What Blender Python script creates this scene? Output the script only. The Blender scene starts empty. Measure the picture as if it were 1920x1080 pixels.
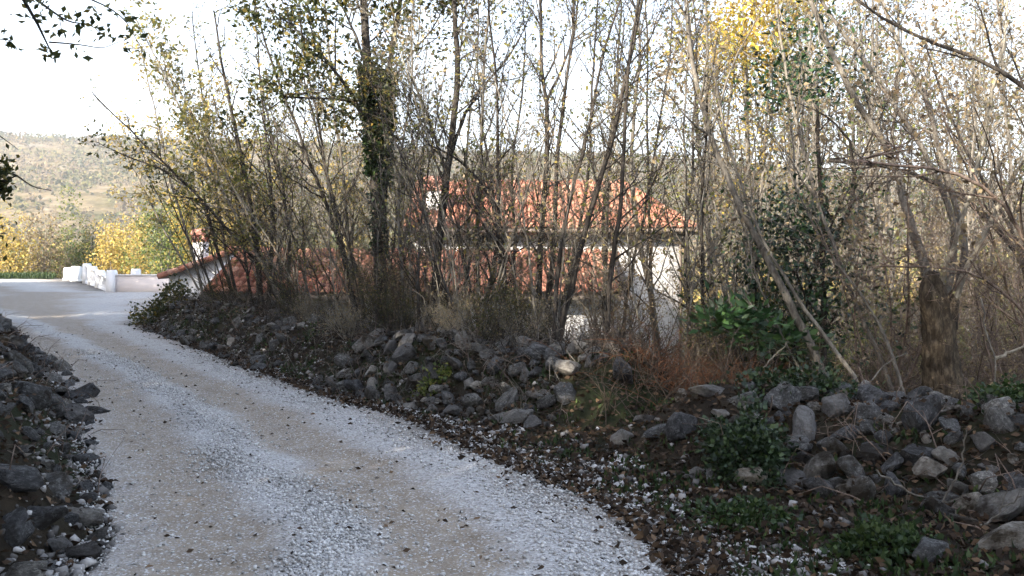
import bpy, bmesh, math
import numpy as np
from mathutils import Vector, Euler

R = np.random.RandomState(11)
SC = bpy.context.scene
COL = SC.collection
F, CX, HY, EYE = 1663.0, 960.0, 480.0, 1.6        # photo pixels: focal length, centre column, horizon row; eye height

# ------------------------------------------------------------------ camera, sky, sun, exposure
cam = bpy.data.cameras.new('camera'); camo = bpy.data.objects.new('camera', cam); COL.objects.link(camo)
camo.location = (0, 0, EYE); camo.rotation_euler = (math.radians(90), 0, 0)
cam.sensor_width = 36.0; cam.lens = 36.0 * F / 1920.0; cam.shift_y = -(540 - HY) / 1920.0
cam.clip_start = 0.05; cam.clip_end = 6000
SC.camera = camo
SUN_EL, SUN_AZ = math.radians(27), math.radians(225)
w = bpy.data.worlds.new('World'); SC.world = w; w.use_nodes = True
nt = w.node_tree; bg = nt.nodes['Background']
sky = nt.nodes.new('ShaderNodeTexSky'); sky.sky_type = 'NISHITA'; sky.sun_disc = False
sky.sun_elevation = SUN_EL; sky.sun_rotation = SUN_AZ; sky.altitude = 200
sky.air_density = 1.0; sky.dust_density = 2.5; sky.ozone_density = 1.0
# thin autumn haze whitens the sky, most of all low down; the same all round
tcw = nt.nodes.new('ShaderNodeTexCoord'); sxw = nt.nodes.new('ShaderNodeSeparateXYZ'); nt.links.new(tcw.outputs['Generated'], sxw.inputs[0])
rw_ = nt.nodes.new('ShaderNodeValToRGB'); rw_.color_ramp.elements[0].position = .0; rw_.color_ramp.elements[0].color = (.85,) * 3 + (1,); rw_.color_ramp.elements[1].position = .55; rw_.color_ramp.elements[1].color = (.22,) * 3 + (1,)
e_ = rw_.color_ramp.elements.new(.24); e_.color = (.42,) * 3 + (1,); nt.links.new(sxw.outputs[2], rw_.inputs[0])
mxw = nt.nodes.new('ShaderNodeMix'); mxw.data_type = 'RGBA'; nt.links.new(rw_.outputs[0], mxw.inputs[0]); nt.links.new(sky.outputs[0], mxw.inputs[6]); mxw.inputs[7].default_value = (4.1, 4.2, 4.4, 1)
nt.links.new(mxw.outputs[2], bg.inputs[0]); bg.inputs[1].default_value = 0.15
sun = bpy.data.lights.new('sun', 'SUN'); sun.energy = 5.0; sun.angle = math.radians(0.53); sun.color = (1.0, 0.91, 0.78)
suno = bpy.data.objects.new('sun', sun); COL.objects.link(suno)
LDIR = Vector((math.cos(SUN_EL) * .7071, math.cos(SUN_EL) * .7071, -math.sin(SUN_EL)))   # the way the light travels
suno.rotation_euler = LDIR.to_track_quat('-Z', 'Y').to_euler()
SC.view_settings.view_transform = 'Standard'; SC.view_settings.look = 'None'
SC.view_settings.exposure = 2.05; SC.view_settings.gamma = 1.0; SC.view_settings.use_curve_mapping = False
SC.cycles.max_bounces = 4; SC.cycles.diffuse_bounces = 2; SC.cycles.glossy_bounces = 1; SC.cycles.transmission_bounces = 2; SC.cycles.volume_bounces = 0
SC.cycles.use_light_tree = False; SC.cycles.caustics_reflective = False; SC.cycles.caustics_refractive = False
SC.cycles.use_adaptive_sampling = True; SC.cycles.adaptive_threshold = .03
SC.cycles.use_denoising = True

# ------------------------------------------------------------------ materials
def M_new(name):
    m = bpy.data.materials.new(name); m.use_nodes = True
    n = m.node_tree.nodes; l = m.node_tree.links
    return m, n, l, n['Principled BSDF']
def ramp(n, stops, interp='LINEAR'):
    r = n.new('ShaderNodeValToRGB'); r.color_ramp.interpolation = interp
    e = r.color_ramp.elements
    while len(e) < len(stops): e.new(0.5)
    for a, (p, c) in zip(e, stops):
        a.position = p; a.color = (*c, 1) if len(c) == 3 else c
    return r
def noise(n, l, scale, detail=6, rough=.6, vec=None, dist=0):
    t = n.new('ShaderNodeTexNoise'); t.inputs['Scale'].default_value = scale
    t.inputs['Detail'].default_value = detail; t.inputs['Roughness'].default_value = rough
    t.inputs['Distortion'].default_value = dist
    if vec is not None: l.new(vec, t.inputs['Vector'])
    return t
def mixc(n, l, fac, a, b, mode='MIX'):
    m = n.new('ShaderNodeMix'); m.data_type = 'RGBA'; m.blend_type = mode
    for s, v in ((m.inputs[0], fac), (m.inputs[6], a), (m.inputs[7], b)):
        if hasattr(v, 'links') or hasattr(v, 'is_linked'): l.new(v, s)
        else: s.default_value = v if not isinstance(v, tuple) else (*v, 1)
    return m.outputs[2]
def bump(n, l, h, p, strength=.5, dist=.02):
    b = n.new('ShaderNodeBump'); b.inputs['Strength'].default_value = strength; b.inputs['Distance'].default_value = dist
    l.new(h, b.inputs['Height']); l.new(b.outputs[0], p.inputs['Normal'])
def coords(n, out='Object'):
    return n.new('ShaderNodeTexCoord').outputs[out]
def position(n):
    return n.new('ShaderNodeNewGeometry').outputs['Position']

def leaf_mat(name, stops, rough=.55, trans=.35, spec=.3):
    m, n, l, p = M_new(name)
    g = n.new('ShaderNodeNewGeometry'); r = ramp(n, stops); l.new(g.outputs['Random Per Island'], r.inputs[0])
    p.inputs['Roughness'].default_value = rough; p.inputs['Specular IOR Level'].default_value = spec
    l.new(r.outputs[0], p.inputs['Base Color'])
    t = n.new('ShaderNodeBsdfTranslucent'); l.new(r.outputs[0], t.inputs[0])
    x = n.new('ShaderNodeMixShader'); x.inputs[0].default_value = trans
    l.new(p.outputs[0], x.inputs[1]); l.new(t.outputs[0], x.inputs[2]); l.new(x.outputs[0], n['Material Output'].inputs[0])
    return m
def bark_mat(name, c0, c1, c2, scale=9):
    m, n, l, p = M_new(name)
    v = position(n); mp = n.new('ShaderNodeMapping'); mp.inputs['Scale'].default_value = (1, 1, .3); l.new(v, mp.inputs[0])
    a = noise(n, l, scale * 3, 6, .7, mp.outputs[0]); r = ramp(n, [(.3, c0), (.5, c1), (.72, c2)]); l.new(a.outputs[0], r.inputs[0])
    b = noise(n, l, scale * .35, 3, .6, v); rr = ramp(n, [(.35, (.7, .7, .7)), (.65, (1.2, 1.2, 1.2))]); l.new(b.outputs[0], rr.inputs[0])
    l.new(mixc(n, l, 1.0, r.outputs[0], rr.outputs[0], 'MULTIPLY'), p.inputs['Base Color'])
    p.inputs['Roughness'].default_value = .9; p.inputs['Specular IOR Level'].default_value = .15
    bump(n, l, a.outputs[0], p, .8, .012)
    return m
def stone_mat(name, dark, mid, light, lichen=.5):
    m, n, l, p = M_new(name)
    o = n.new('ShaderNodeObjectInfo'); v = coords(n)
    ad = n.new('ShaderNodeVectorMath'); ad.operation = 'ADD'; l.new(v, ad.inputs[0])
    sc = n.new('ShaderNodeVectorMath'); sc.operation = 'SCALE'; sc.inputs[0].default_value = (13, 7, 29); l.new(o.outputs['Random'], sc.inputs['Scale'])
    l.new(sc.outputs[0], ad.inputs[1]); v = ad.outputs[0]
    a = noise(n, l, 2.2, 8, .68, v, .6); r = ramp(n, [(.32, dark), (.52, mid), (.72, light)]); l.new(a.outputs[0], r.inputs[0])
    b = noise(n, l, 5.5, 5, .75, v); rb = ramp(n, [(lichen, (0, 0, 0)), (lichen + .09, (1, 1, 1))]); l.new(b.outputs[0], rb.inputs[0])
    c = mixc(n, l, rb.outputs[0], r.outputs[0], (.25, .25, .24))
    wn = noise(n, l, 2.6, 5, .7, position(n)); rn = ramp(n, [(.5, (0, 0, 0)), (.62, (1, 1, 1))]); l.new(wn.outputs[0], rn.inputs[0])
    c = mixc(n, l, rn.outputs[0], c, (.032, .025, .017))
    hv = ramp(n, [(0, (.55, .55, .58)), (.6, (.95, .95, .95)), (.86, (1.25, 1.2, 1.12)), (1, (2.1, 2.0, 1.85))]); l.new(o.outputs['Random'], hv.inputs[0])
    l.new(mixc(n, l, 1.0, c, hv.outputs[0], 'MULTIPLY'), p.inputs['Base Color'])
    p.inputs['Roughness'].default_value = .85; p.inputs['Specular IOR Level'].default_value = .25
    bb = noise(n, l, 7, 8, .75, v); bump(n, l, bb.outputs[0], p, .9, .06)
    return m
def plain_mat(name, c, rough=.8, var=.12, scale=3, bmp=.15, spec=.3):
    m, n, l, p = M_new(name)
    a = noise(n, l, scale, 6, .65, position(n))
    lo = tuple(x * (1 - var) for x in c); hi = tuple(min(1, x * (1 + var)) for x in c)
    r = ramp(n, [(.3, lo), (.7, hi)]); l.new(a.outputs[0], r.inputs[0]); l.new(r.outputs[0], p.inputs['Base Color'])
    p.inputs['Roughness'].default_value = rough; p.inputs['Specular IOR Level'].default_value = spec
    b = noise(n, l, scale * 15, 4, .6, position(n)); bump(n, l, b.outputs[0], p, bmp, .01)
    return m
MT = {}
MT['bark_dark'] = bark_mat('bark_dark', (.018, .015, .013), (.045, .038, .032), (.10, .09, .078))
MT['bark_grey'] = bark_mat('bark_grey', (.06, .052, .044), (.14, .125, .105), (.26, .24, .20))
MT['bark_pale'] = bark_mat('bark_pale', (.13, .115, .09), (.24, .215, .17), (.38, .35, .29))
MT['bark_red'] = bark_mat('bark_red', (.085, .06, .046), (.17, .125, .10), (.30, .235, .19))
MT['bark_stump'] = bark_mat('bark_stump', (.014, .012, .009), (.065, .05, .034), (.18, .145, .10), 9)
MT['bark_brown'] = bark_mat('bark_brown', (.045, .032, .023), (.10, .073, .052), (.20, .155, .115))
MT['bark_rust'] = bark_mat('bark_rust', (.07, .03, .015), (.15, .066, .032), (.25, .125, .065))
MT['bark_mossy'] = bark_mat('bark_mossy', (.014, .013, .010), (.045, .038, .028), (.12, .105, .08), 5)
MT['leaf_oak'] = leaf_mat('leaf_oak', [(0, (.025, .035, .012)), (.45, (.05, .06, .018)), (.8, (.095, .09, .022)), (1, (.20, .14, .03))])
MT['leaf_olive'] = leaf_mat('leaf_olive', [(0, (.08, .095, .03)), (.5, (.17, .17, .05)), (.85, (.28, .23, .07)), (1, (.40, .30, .08))], trans=.45)
MT['leaf_tan'] = leaf_mat('leaf_tan', [(0, (.11, .075, .045)), (.4, (.22, .165, .095)), (.8, (.33, .25, .14)), (1, (.22, .21, .08))])
MT['leaf_yellow'] = leaf_mat('leaf_yellow', [(0, (.22, .13, .025)), (.4, (.48, .34, .05)), (.8, (.62, .48, .08)), (1, (.30, .32, .06))], trans=.45)
MT['leaf_gold'] = leaf_mat('leaf_gold', [(0, (.22, .16, .04)), (.35, (.46, .33, .08)), (.7, (.56, .41, .12)), (1, (.22, .23, .06))])
MT['leaf_greenish'] = leaf_mat('leaf_greenish', [(0, (.05, .075, .02)), (.5, (.11, .15, .035)), (1, (.26, .25, .06))])
MT['leaf_ivy'] = leaf_mat('leaf_ivy', [(0, (.009, .020, .008)), (.6, (.021, .040, .014)), (1, (.055, .085, .024))], .45, .15, .35)
MT['leaf_holly'] = leaf_mat('leaf_holly', [(0, (.008, .020, .010)), (.6, (.018, .042, .018)), (1, (.045, .095, .03))], .42, .12, .4)
MT['leaf_laurel'] = leaf_mat('leaf_laurel', [(0, (.018, .045, .015)), (.6, (.036, .085, .027)), (1, (.085, .155, .05))], .32, .2, .5)
MT['leaf_dead'] = leaf_mat('leaf_dead', [(0, (.02, .014, .010)), (.5, (.045, .030, .020)), (.85, (.085, .055, .034)), (1, (.17, .11, .065))], .8, .1, .15)
MT['scrub_brown'] = leaf_mat('scrub_brown', [(0, (.09, .068, .042)), (.5, (.155, .118, .075)), (.85, (.20, .15, .085)), (1, (.26, .18, .07))], .8, .15, .1)
MT['scrub_olive'] = leaf_mat('scrub_olive', [(0, (.05, .058, .024)), (.5, (.095, .098, .04)), (1, (.18, .155, .06))], .8, .15, .1)
MT['leaf_weed'] = leaf_mat('leaf_weed', [(0, (.016, .032, .010)), (.6, (.032, .058, .017)), (1, (.075, .105, .03))], .5, .3)
MT['stone'] = stone_mat('stone', (.034, .033, .032), (.105, .103, .10), (.25, .245, .235), .53)
MT['stone_pale'] = stone_mat('stone_pale', (.10, .092, .083), (.20, .188, .172), (.33, .315, .29), .55)
MT['pebble'] = leaf_mat('pebble', [(0, (.28, .265, .245)), (.35, (.45, .435, .415)), (.75, (.57, .555, .535)), (1, (.68, .665, .645))], .8, 0, .2)
MT['rubble'] = leaf_mat('rubble', [(0, (.06, .055, .05)), (.5, (.16, .15, .14)), (.85, (.33, .31, .29)), (1, (.5, .48, .46))], .85, 0, .2)
MT['plaster'] = plain_mat('plaster', (.78, .765, .75), .85, .05, 1.2, .08)
MT['plaster_pink'] = plain_mat('plaster_pink', (.70, .63, .60), .85, .05, 1.2, .08)
MT['tile'] = leaf_mat('tile', [(0, (.27, .105, .068)), (.4, (.39, .165, .108)), (.8, (.45, .22, .15)), (1, (.50, .30, .22))], .8, 0, .2)
tm, n, l, p = MT['tile'], MT['tile'].node_tree.nodes, MT['tile'].node_tree.links, MT['tile'].node_tree.nodes['Principled BSDF']
old = p.inputs['Base Color'].links[0].from_socket; wn = noise(n, l, 1.1, 8, .75, position(n)); rr_ = ramp(n, [(.38, (.42, .40, .40)), (.55, (1, 1, 1)), (.72, (1.1, 1.2, 1.25))]); l.new(wn.outputs[0], rr_.inputs[0])
l.new(mixc(n, l, 1.0, old, rr_.outputs[0], 'MULTIPLY'), p.inputs['Base Color'])
MT['brick_cap'] = plain_mat('brick_cap', (.46, .22, .17), .85, .25, 8, .3)
MT['eave'] = plain_mat('eave', (.16, .13, .11), .8, .2, 4, .2)
MT['frame'] = plain_mat('frame', (.20, .26, .20), .5, .1, 4, .05)
m, n, l, p = M_new('window_glass'); p.inputs['Base Color'].default_value = (.03, .045, .045, 1); p.inputs['Roughness'].default_value = .05; MT['glass'] = m

# ground: dark soil and leaf mould, grassy farther off
m, n, l, p = M_new('ground_soil'); v = position(n)
a = noise(n, l, 1.7, 8, .7, v); r1 = ramp(n, [(.3, (.015, .012, .009)), (.5, (.032, .025, .017)), (.7, (.06, .046, .031))]); l.new(a.outputs[0], r1.inputs[0])
b = noise(n, l, .35, 5, .6, v); r2 = ramp(n, [(.45, (0, 0, 0)), (.6, (1, 1, 1))]); l.new(b.outputs[0], r2.inputs[0])
c = mixc(n, l, r2.outputs[0], r1.outputs[0], (.026, .032, .014))
l.new(c, p.inputs['Base Color']); p.inputs['Roughness'].default_value = .95; p.inputs['Specular IOR Level'].default_value = .1
d = noise(n, l, 22, 8, .75, v); bump(n, l, d.outputs[0], p, 1, .05); MT['soil'] = m
# hill: dry karst grass with pale rock and brown scrub
m, n, l, p = M_new('hill_scrub'); v = position(n)
a = noise(n, l, .035, 8, .7, v); r1 = ramp(n, [(.32, (.07, .072, .03)), (.45, (.125, .105, .055)), (.58, (.165, .13, .08)), (.7, (.22, .20, .16))]); l.new(a.outputs[0], r1.inputs[0])
b = noise(n, l, .25, 6, .7, v); r2 = ramp(n, [(.4, (.6, .6, .55)), (.6, (1.15, 1.12, 1.1))]); l.new(b.outputs[0], r2.inputs[0])
l.new(mixc(n, l, 1.0, r1.outputs[0], r2.outputs[0], 'MULTIPLY'), p.inputs['Base Color']); p.inputs['Roughness'].default_value = 1; p.inputs['Specular IOR Level'].default_value = 0
MT['hill'] = m
# gravel road: UV.x is the place across the road (0 left edge, 1 right edge), UV.y metres along it
m, n, l, p = M_new('gravel'); v = position(n)
uv = n.new('ShaderNodeUVMap'); uv.uv_map = 'across'; sx = n.new('ShaderNodeSeparateXYZ'); l.new(uv.outputs[0], sx.inputs[0])
wob = noise(n, l, .45, 4, .6, v); mm = n.new('ShaderNodeMath'); mm.operation = 'MULTIPLY_ADD'; mm.inputs[1].default_value = .22; l.new(wob.outputs[0], mm.inputs[0]); l.new(sx.outputs[0], mm.inputs[2])
su = n.new('ShaderNodeMath'); su.operation = 'SUBTRACT'; su.inputs[1].default_value = .11; l.new(mm.outputs[0], su.inputs[0])
strip = ramp(n, [(0, (.6,) * 3), (.06, (.35,) * 3), (.16, (.05,) * 3), (.27, (.1,) * 3), (.34, (.9,) * 3), (.43, (.85,) * 3), (.50, (.05,) * 3), (.64, (.0,) * 3), (.72, (.75,) * 3), (.82, (.85,) * 3), (.90, (.35,) * 3), (1, (.55,) * 3)]); l.new(su.outputs[0], strip.inputs[0])
tan_ = noise(n, l, 3.5, 8, .7, v); rt = ramp(n, [(.3, (.195, .155, .115)), (.55, (.275, .228, .175)), (.75, (.335, .29, .235))]); l.new(tan_.outputs[0], rt.inputs[0])
vor = n.new('ShaderNodeTexVoronoi'); vor.inputs['Scale'].default_value = 62; l.new(v, vor.inputs[0])
sp = n.new('ShaderNodeSeparateColor'); l.new(vor.outputs['Color'], sp.inputs[0])
rw = ramp(n, [(0, (.22, .21, .205)), (.3, (.36, .352, .345)), (1, (.54, .53, .52))]); l.new(sp.outputs[0], rw.inputs[0])
vs = n.new('ShaderNodeTexVoronoi'); vs.inputs['Scale'].default_value = 80; l.new(v, vs.inputs[0]); s2 = n.new('ShaderNodeSeparateColor'); l.new(vs.outputs['Color'], s2.inputs[0])
rs = ramp(n, [(.80, (0, 0, 0)), (.84, (1, 1, 1))]); l.new(s2.outputs[1], rs.inputs[0])
tc = mixc(n, l, rs.outputs[0], rt.outputs[0], rw.outputs[0])
fm = noise(n, l, 6, 5, .7, v); fa = n.new('ShaderNodeMath'); fa.operation = 'MULTIPLY_ADD'; fa.inputs[1].default_value = .9; fa.inputs[2].default_value = -.45; l.new(fm.outputs[0], fa.inputs[0])
fb = n.new('ShaderNodeMath'); fb.operation = 'ADD'; fb.use_clamp = True; l.new(fa.outputs[0], fb.inputs[0]); l.new(strip.outputs[0], fb.inputs[1])
cc = mixc(n, l, fb.outputs[0], tc, rw.outputs[0])
dk = noise(n, l, 60, 3, .7, v); rd = ramp(n, [(.28, (.35, .3, .27)), (.38, (1, 1, 1))]); l.new(dk.outputs[0], rd.inputs[0])
ed = noise(n, l, 2.2, 7, .75, v); eq = n.new('ShaderNodeMath'); eq.operation = 'MULTIPLY_ADD'; eq.inputs[1].default_value = .30; l.new(ed.outputs[0], eq.inputs[0]); l.new(sx.outputs[0], eq.inputs[2])
er = ramp(n, [(.06, (.9,) * 3), (.13, (0, 0, 0)), (.55, (0, 0, 0)), (.95, (0, 0, 0)), (1, (0, 0, 0))]); ez = n.new('ShaderNodeMapRange'); ez.inputs['From Min'].default_value = 1.03; ez.inputs['From Max'].default_value = 1.16; l.new(eq.outputs[0], ez.inputs[0])
cd = mixc(n, l, 1.0, cc, rd.outputs[0], 'MULTIPLY')
l.new(mixc(n, l, ez.outputs[0], cd, (.045, .036, .026)), p.inputs['Base Color'])
p.inputs['Roughness'].default_value = .9; p.inputs['Specular IOR Level'].default_value = .15
bump(n, l, vor.outputs['Distance'], p, .45, .015); MT['gravel'] = m

# ------------------------------------------------------------------ mesh helpers
def mesh_quads(name, V, Q, mat=None, smooth=False):
    V = np.ascontiguousarray(V, dtype=np.float32).reshape(-1, 3); Q = np.ascontiguousarray(Q, dtype=np.int32).reshape(-1, 4)
    me = bpy.data.meshes.new(name)
    me.vertices.add(len(V)); me.vertices.foreach_set('co', V.ravel())
    me.loops.add(Q.size); me.loops.foreach_set('vertex_index', Q.ravel())
    me.polygons.add(len(Q)); me.polygons.foreach_set('loop_start', np.arange(0, Q.size, 4, dtype=np.int32))
    me.polygons.foreach_set('loop_total', np.full(len(Q), 4, dtype=np.int32))
    if smooth: me.polygons.foreach_set('use_smooth', np.ones(len(Q), dtype=bool))
    me.update(calc_edges=True)
    if mat: me.materials.append(MT[mat])
    return me
def link(name, data, parent=None, loc=None, label=None, cat=None, group=None, kind=None):
    o = bpy.data.objects.new(name, data); COL.objects.link(o)
    if parent is not None: o.parent = parent
    if loc is not None: o.location = loc
    for k, val in (('label', label), ('category', cat), ('group', group), ('kind', kind)):
        if val: o[k] = val
    return o
def norm(a): return a / np.maximum(np.linalg.norm(a, axis=-1, keepdims=True), 1e-9)
def tube(P, r, s):                      # P (B,n,3), r (B,n) -> verts, quads
    B, k, _ = P.shape
    T = norm(np.gradient(P, axis=1))
    ref = np.where(np.abs(T[:, :1, 2:3]) > .85, np.array([1., .13, 0]), np.array([0, .1, 1.]))
    U = norm(np.cross(T, np.broadcast_to(ref, T.shape))); W = np.cross(T, U)
    a = np.arange(s) * 2 * np.pi / s
    V = P[:, :, None] + r[:, :, None, None] * (U[:, :, None] * np.cos(a)[None, None, :, None] + W[:, :, None] * np.sin(a)[None, None, :, None])
    idx = np.arange(B * k * s).reshape(B, k, s); nx = np.roll(idx, -1, axis=2)
    Q = np.stack([idx[:, :-1], nx[:, :-1], nx[:, 1:], idx[:, 1:]], -1)
    return V.reshape(-1, 3), Q.reshape(-1, 4)
class Geo:
    def __init__(s): s.V, s.Q, s.n = [], [], 0
    def add(s, V, Q):
        V = np.asarray(V, float).reshape(-1, 3); s.V.append(V); s.Q.append(np.asarray(Q).reshape(-1, 4) + s.n); s.n += len(V)
    def tubes(s, P, r, k=3): s.add(*tube(P, r, k))
    def box(s, x0, x1, y0, y1, z0, z1):
        s.add([(x0, y0, z0), (x1, y0, z0), (x1, y1, z0), (x0, y1, z0), (x0, y0, z1), (x1, y0, z1), (x1, y1, z1), (x0, y1, z1)],
              [(0, 3, 2, 1), (4, 5, 6, 7), (0, 1, 5, 4), (1, 2, 6, 5), (2, 3, 7, 6), (3, 0, 4, 7)])
    def leaves(s, C, A, size, wid=.55, fold=.18, rng=R):
        N = len(C); A = norm(A); rv = rng.normal(size=(N, 3)); W = norm(np.cross(A, rv)); U = np.cross(A, W)
        L = np.asarray(size).reshape(-1, 1) * np.ones((N, 1))
        mid = C + A * L * .45
        V = np.stack([C, mid + W * L * wid * .5 + U * L * fold, C + A * L, mid - W * L * wid * .5 + U * L * fold], 1)
        s.add(V, np.arange(N * 4).reshape(N, 4))
    def mesh(s, name, mat=None, smooth=False):
        if not s.V: return mesh_quads(name, np.zeros((0, 3)), np.zeros((0, 4), int), mat)
        return mesh_quads(name, np.concatenate(s.V), np.concatenate(s.Q), mat, smooth)
def resample(P, r, n):
    P = np.asarray(P, float); r = np.asarray(r, float)
    d = np.r_[0, np.cumsum(np.linalg.norm(np.diff(P, axis=0), axis=1))]; t = np.linspace(0, d[-1], n)
    # smooth by Catmull-Rom style interpolation on each axis
    q = np.stack([np.interp(t, d, P[:, i]) for i in range(3)], 1)
    for _ in range(2): q[1:-1] = .25 * q[:-2] + .5 * q[1:-1] + .25 * q[2:]
    return q, np.interp(t, d, r)
def kids(P, r, k, t0, t1, length, ang, up, jit, n, rmax, rng=R, bias=None, rmin=.0011):
    """k side shoots on every parent polyline; returns (B,n,3), (B,n)."""
    Mn, m, _ = P.shape; B = Mn * k
    t = (np.tile(np.arange(k), (Mn, 1)) + rng.rand(Mn, k)) / k * (t1 - t0) + t0; t = t.ravel()
    pi = np.repeat(np.arange(Mn), k); f = np.clip(t * (m - 1), 0, m - 1.001); i = f.astype(int); fr = (f - i)[:, None]
    pos = P[pi, i] * (1 - fr) + P[pi, i + 1] * fr; T = norm(P[pi, i + 1] - P[pi, i])
    rad = r[pi, i] * (1 - fr[:, 0]) + r[pi, i + 1] * fr[:, 0]
    rv = rng.normal(size=(B, 3)); perp = norm(rv - T * np.sum(rv * T, 1, keepdims=True))
    if bias is not None: perp = norm(perp + np.asarray(bias))
    an = ang * (.7 + .6 * rng.rand(B, 1)); D = norm(np.cos(an) * T + np.sin(an) * perp)
    L = length * (.45 + .75 * rng.rand(B)) * (1 - .55 * (t - t0) / max(t1 - t0, 1e-6)); st = (L / (n - 1))[:, None]
    pts = [pos]
    for j in range(n - 1):
        D = norm(D + np.array([0, 0, up]) + rng.normal(size=(B, 3)) * jit); pts.append(pts[-1] + D * st)
    C = np.stack(pts, 1); r0 = np.clip(rad * .62, rmin, rmax)
    rr = np.maximum(r0[:, None] * np.linspace(1, .28, n)[None], rmin * .8)
    return C, rr
def put_leaves(g, C, per, size, rng=R, t0=.2, spread=.03, droop=.0):
    if per < 1: C = C[rng.rand(len(C)) < per]; per = 1
    B, m, _ = C.shape; N = B * per
    if not B: return
    t = (t0 + (1 - t0) * rng.rand(N)) * (m - 1) * .999; i = t.astype(int); fr = (t - i)[:, None]; pi = np.repeat(np.arange(B), per)
    pos = C[pi, i] * (1 - fr) + C[pi, i + 1] * fr; T = norm(C[pi, i + 1] - C[pi, i])
    A = norm(T * .6 + rng.normal(size=(N, 3)) * .8 + np.array([0, 0, -droop]))
    g.leaves(pos + rng.normal(size=(N, 3)) * spread, A, size * (.6 + .7 * rng.rand(N)), rng=rng)
def PW(px, py, Y): return np.array([(px - CX) * Y / F, Y, EYE - (py - HY) * Y / F])
def GP(px, py, z=0.0):
    Y = (EYE - z) * F / (py - HY); return np.array([(px - CX) * Y / F, Y, z])

# ------------------------------------------------------------------ the lie of the land
ERY = np.array([-30, 0, 3, 4.2, 5.0, 5.6, 6.1, 6.65, 8.6, 10, 12.7, 15.7, 19, 21.3, 23, 26, 33, 39.2, 39.6, 62, 70]); ERX = np.array([2.5, 1.25, 1.1, 1.02, .95, .8, .52, .16, -.83, -1.93, -3.66, -5.5, -7.6, -8.96, -9.2, -10, -11.5, -12.5, -17.6, -31, -40])
ELY = np.array([-30, 0, 3, 5, 8, 10, 12, 16, 21, 30, 62, 70]); ELX = np.array([-4, -2.2, -2.15, -2.3, -3.95, -5.05, -6.25, -9.1, -13, -24, -50, -58])
def xr(y): return np.interp(y, ERY, ERX)
def xl(y): return np.interp(y, ELY, ELX)
def ss(a, b, x): t = np.clip((x - a) / (b - a), 0, 1); return t * t * (3 - 2 * t)
def vn(x, y, s, seed=0):                # cheap smooth noise -1..1
    x = np.asarray(x) * s + seed * 1.7; y = np.asarray(y) * s - seed * 2.3
    return (np.sin(x * 1.3 + 1.7 * np.sin(y * .9 + seed)) + np.sin(y * 1.7 + 1.3 * np.sin(x * 1.1 - seed)) + np.sin((x + y) * .8 + 2 * np.sin((x - y) * .7))) / 3
CREST_MID = np.array([(1.0, 8.6), (.5, 9.15), (-.3, 9.8), (-1.5, 11.0), (-3.0, 13.3), (-4.9, 16.3), (-8.0, 21.2)])
CREST_RIGHT = np.array([(1.95, 7.2), (2.55, 6.9), (3.2, 6.3), (4.3, 5.3), (5.6, 4.2)])
CREST_LEFT = np.array([(-2.95, 1.5), (-2.95, 3.2), (-3.1, 5), (-4.65, 8), (-5.75, 10), (-6.95, 12), (-9.8, 16), (-13.6, 21)])
def dist_line(x, y, L):
    best = np.full(np.shape(x), 1e9)
    for (ax, ay), (bx, by) in zip(L[:-1], L[1:]):
        dx, dy = bx - ax, by - ay; t = np.clip(((x - ax) * dx + (y - ay) * dy) / (dx * dx + dy * dy), 0, 1)
        best = np.minimum(best, np.hypot(x - ax - t * dx, y - ay - t * dy))
    return best
def height(x, y):
    x = np.asarray(x, float); y = np.asarray(y, float)
    pr = (x - xr(y)) * .85; pl = (xl(y) - x) * .85
    z = .05 * vn(x, y, .9, 3) * ss(0, .6, np.maximum(pr, pl))
    z = z + .10 * ss(.1, 1.3, pr) * (y < 40)
    z = z + .50 * (1 - ss(.1, 1.0, dist_line(x, y, CREST_MID))) * (1 + .25 * vn(x, y, 1.1, 1)) * ss(0, .5, pr)
    z = z + .42 * (1 - ss(.1, 1.25, dist_line(x, y, CREST_RIGHT))) * (1 + .2 * vn(x, y, 1.3, 2)) * ss(0, .5, pr)
    z = z + .58 * (1 - ss(.05, .75, dist_line(x, y, CREST_LEFT))) * (1 + .2 * vn(x, y, 1.2, 4)) * ss(-.05, .4, pl)
    z = z + .35 * ss(.5, 3, pl) * (y < 30)
    drop = 3.1 * ss(2.6, 9.5, pr) * (1 - .45 * ss(3, 14, x))
    z = z - np.where(y < 64, drop, 3.1)
    z = z - 8 * ss(66, 110, y)
    return z
# ground sheet
def grow(start, step, ratio, end):
    out = [start]; s = step
    while abs(out[-1]) < end: s *= ratio; out.append(out[-1] + (s if end > 0 and step > 0 else s))
    return out[1:]
gx = np.r_[np.array([-1200, -900, -500, -300, -200, -140, -100, -75, -58, -46, -38, -32, -27, -23, -20, -18, -16.5]), np.arange(-15, 9, .13), np.array([9.5, 10.5, 12, 14, 17, 21, 26, 33, 42, 55, 75, 100, 150, 250, 400, 700, 1200])]
gy = np.r_[np.array([-900, -400, -200, -100, -60, -40, -28, -20, -14, -9, -5, -2, 0]), np.arange(1, 23, .13), np.arange(23.5, 70, .8), np.array([72, 76, 82, 90, 100, 115, 140, 200, 400, 900, 1200])]
X, Y = np.meshgrid(gx, gy); Z = height(X, Y) - .09 * ((X > xl(Y) + .12) & (X < xr(Y) - .12) & (Y < 66))
def grid_mesh(name, X, Y, Z, mat):
    ny, nx = X.shape; i = np.arange(ny * nx).reshape(ny, nx)
    return mesh_quads(name, np.stack([X, Y, Z], -1), np.stack([i[:-1, :-1], i[:-1, 1:], i[1:, 1:], i[1:, :-1]], -1), mat, True)
link('ground', grid_mesh('ground', X, Y, Z, 'soil'), kind='structure')
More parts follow.
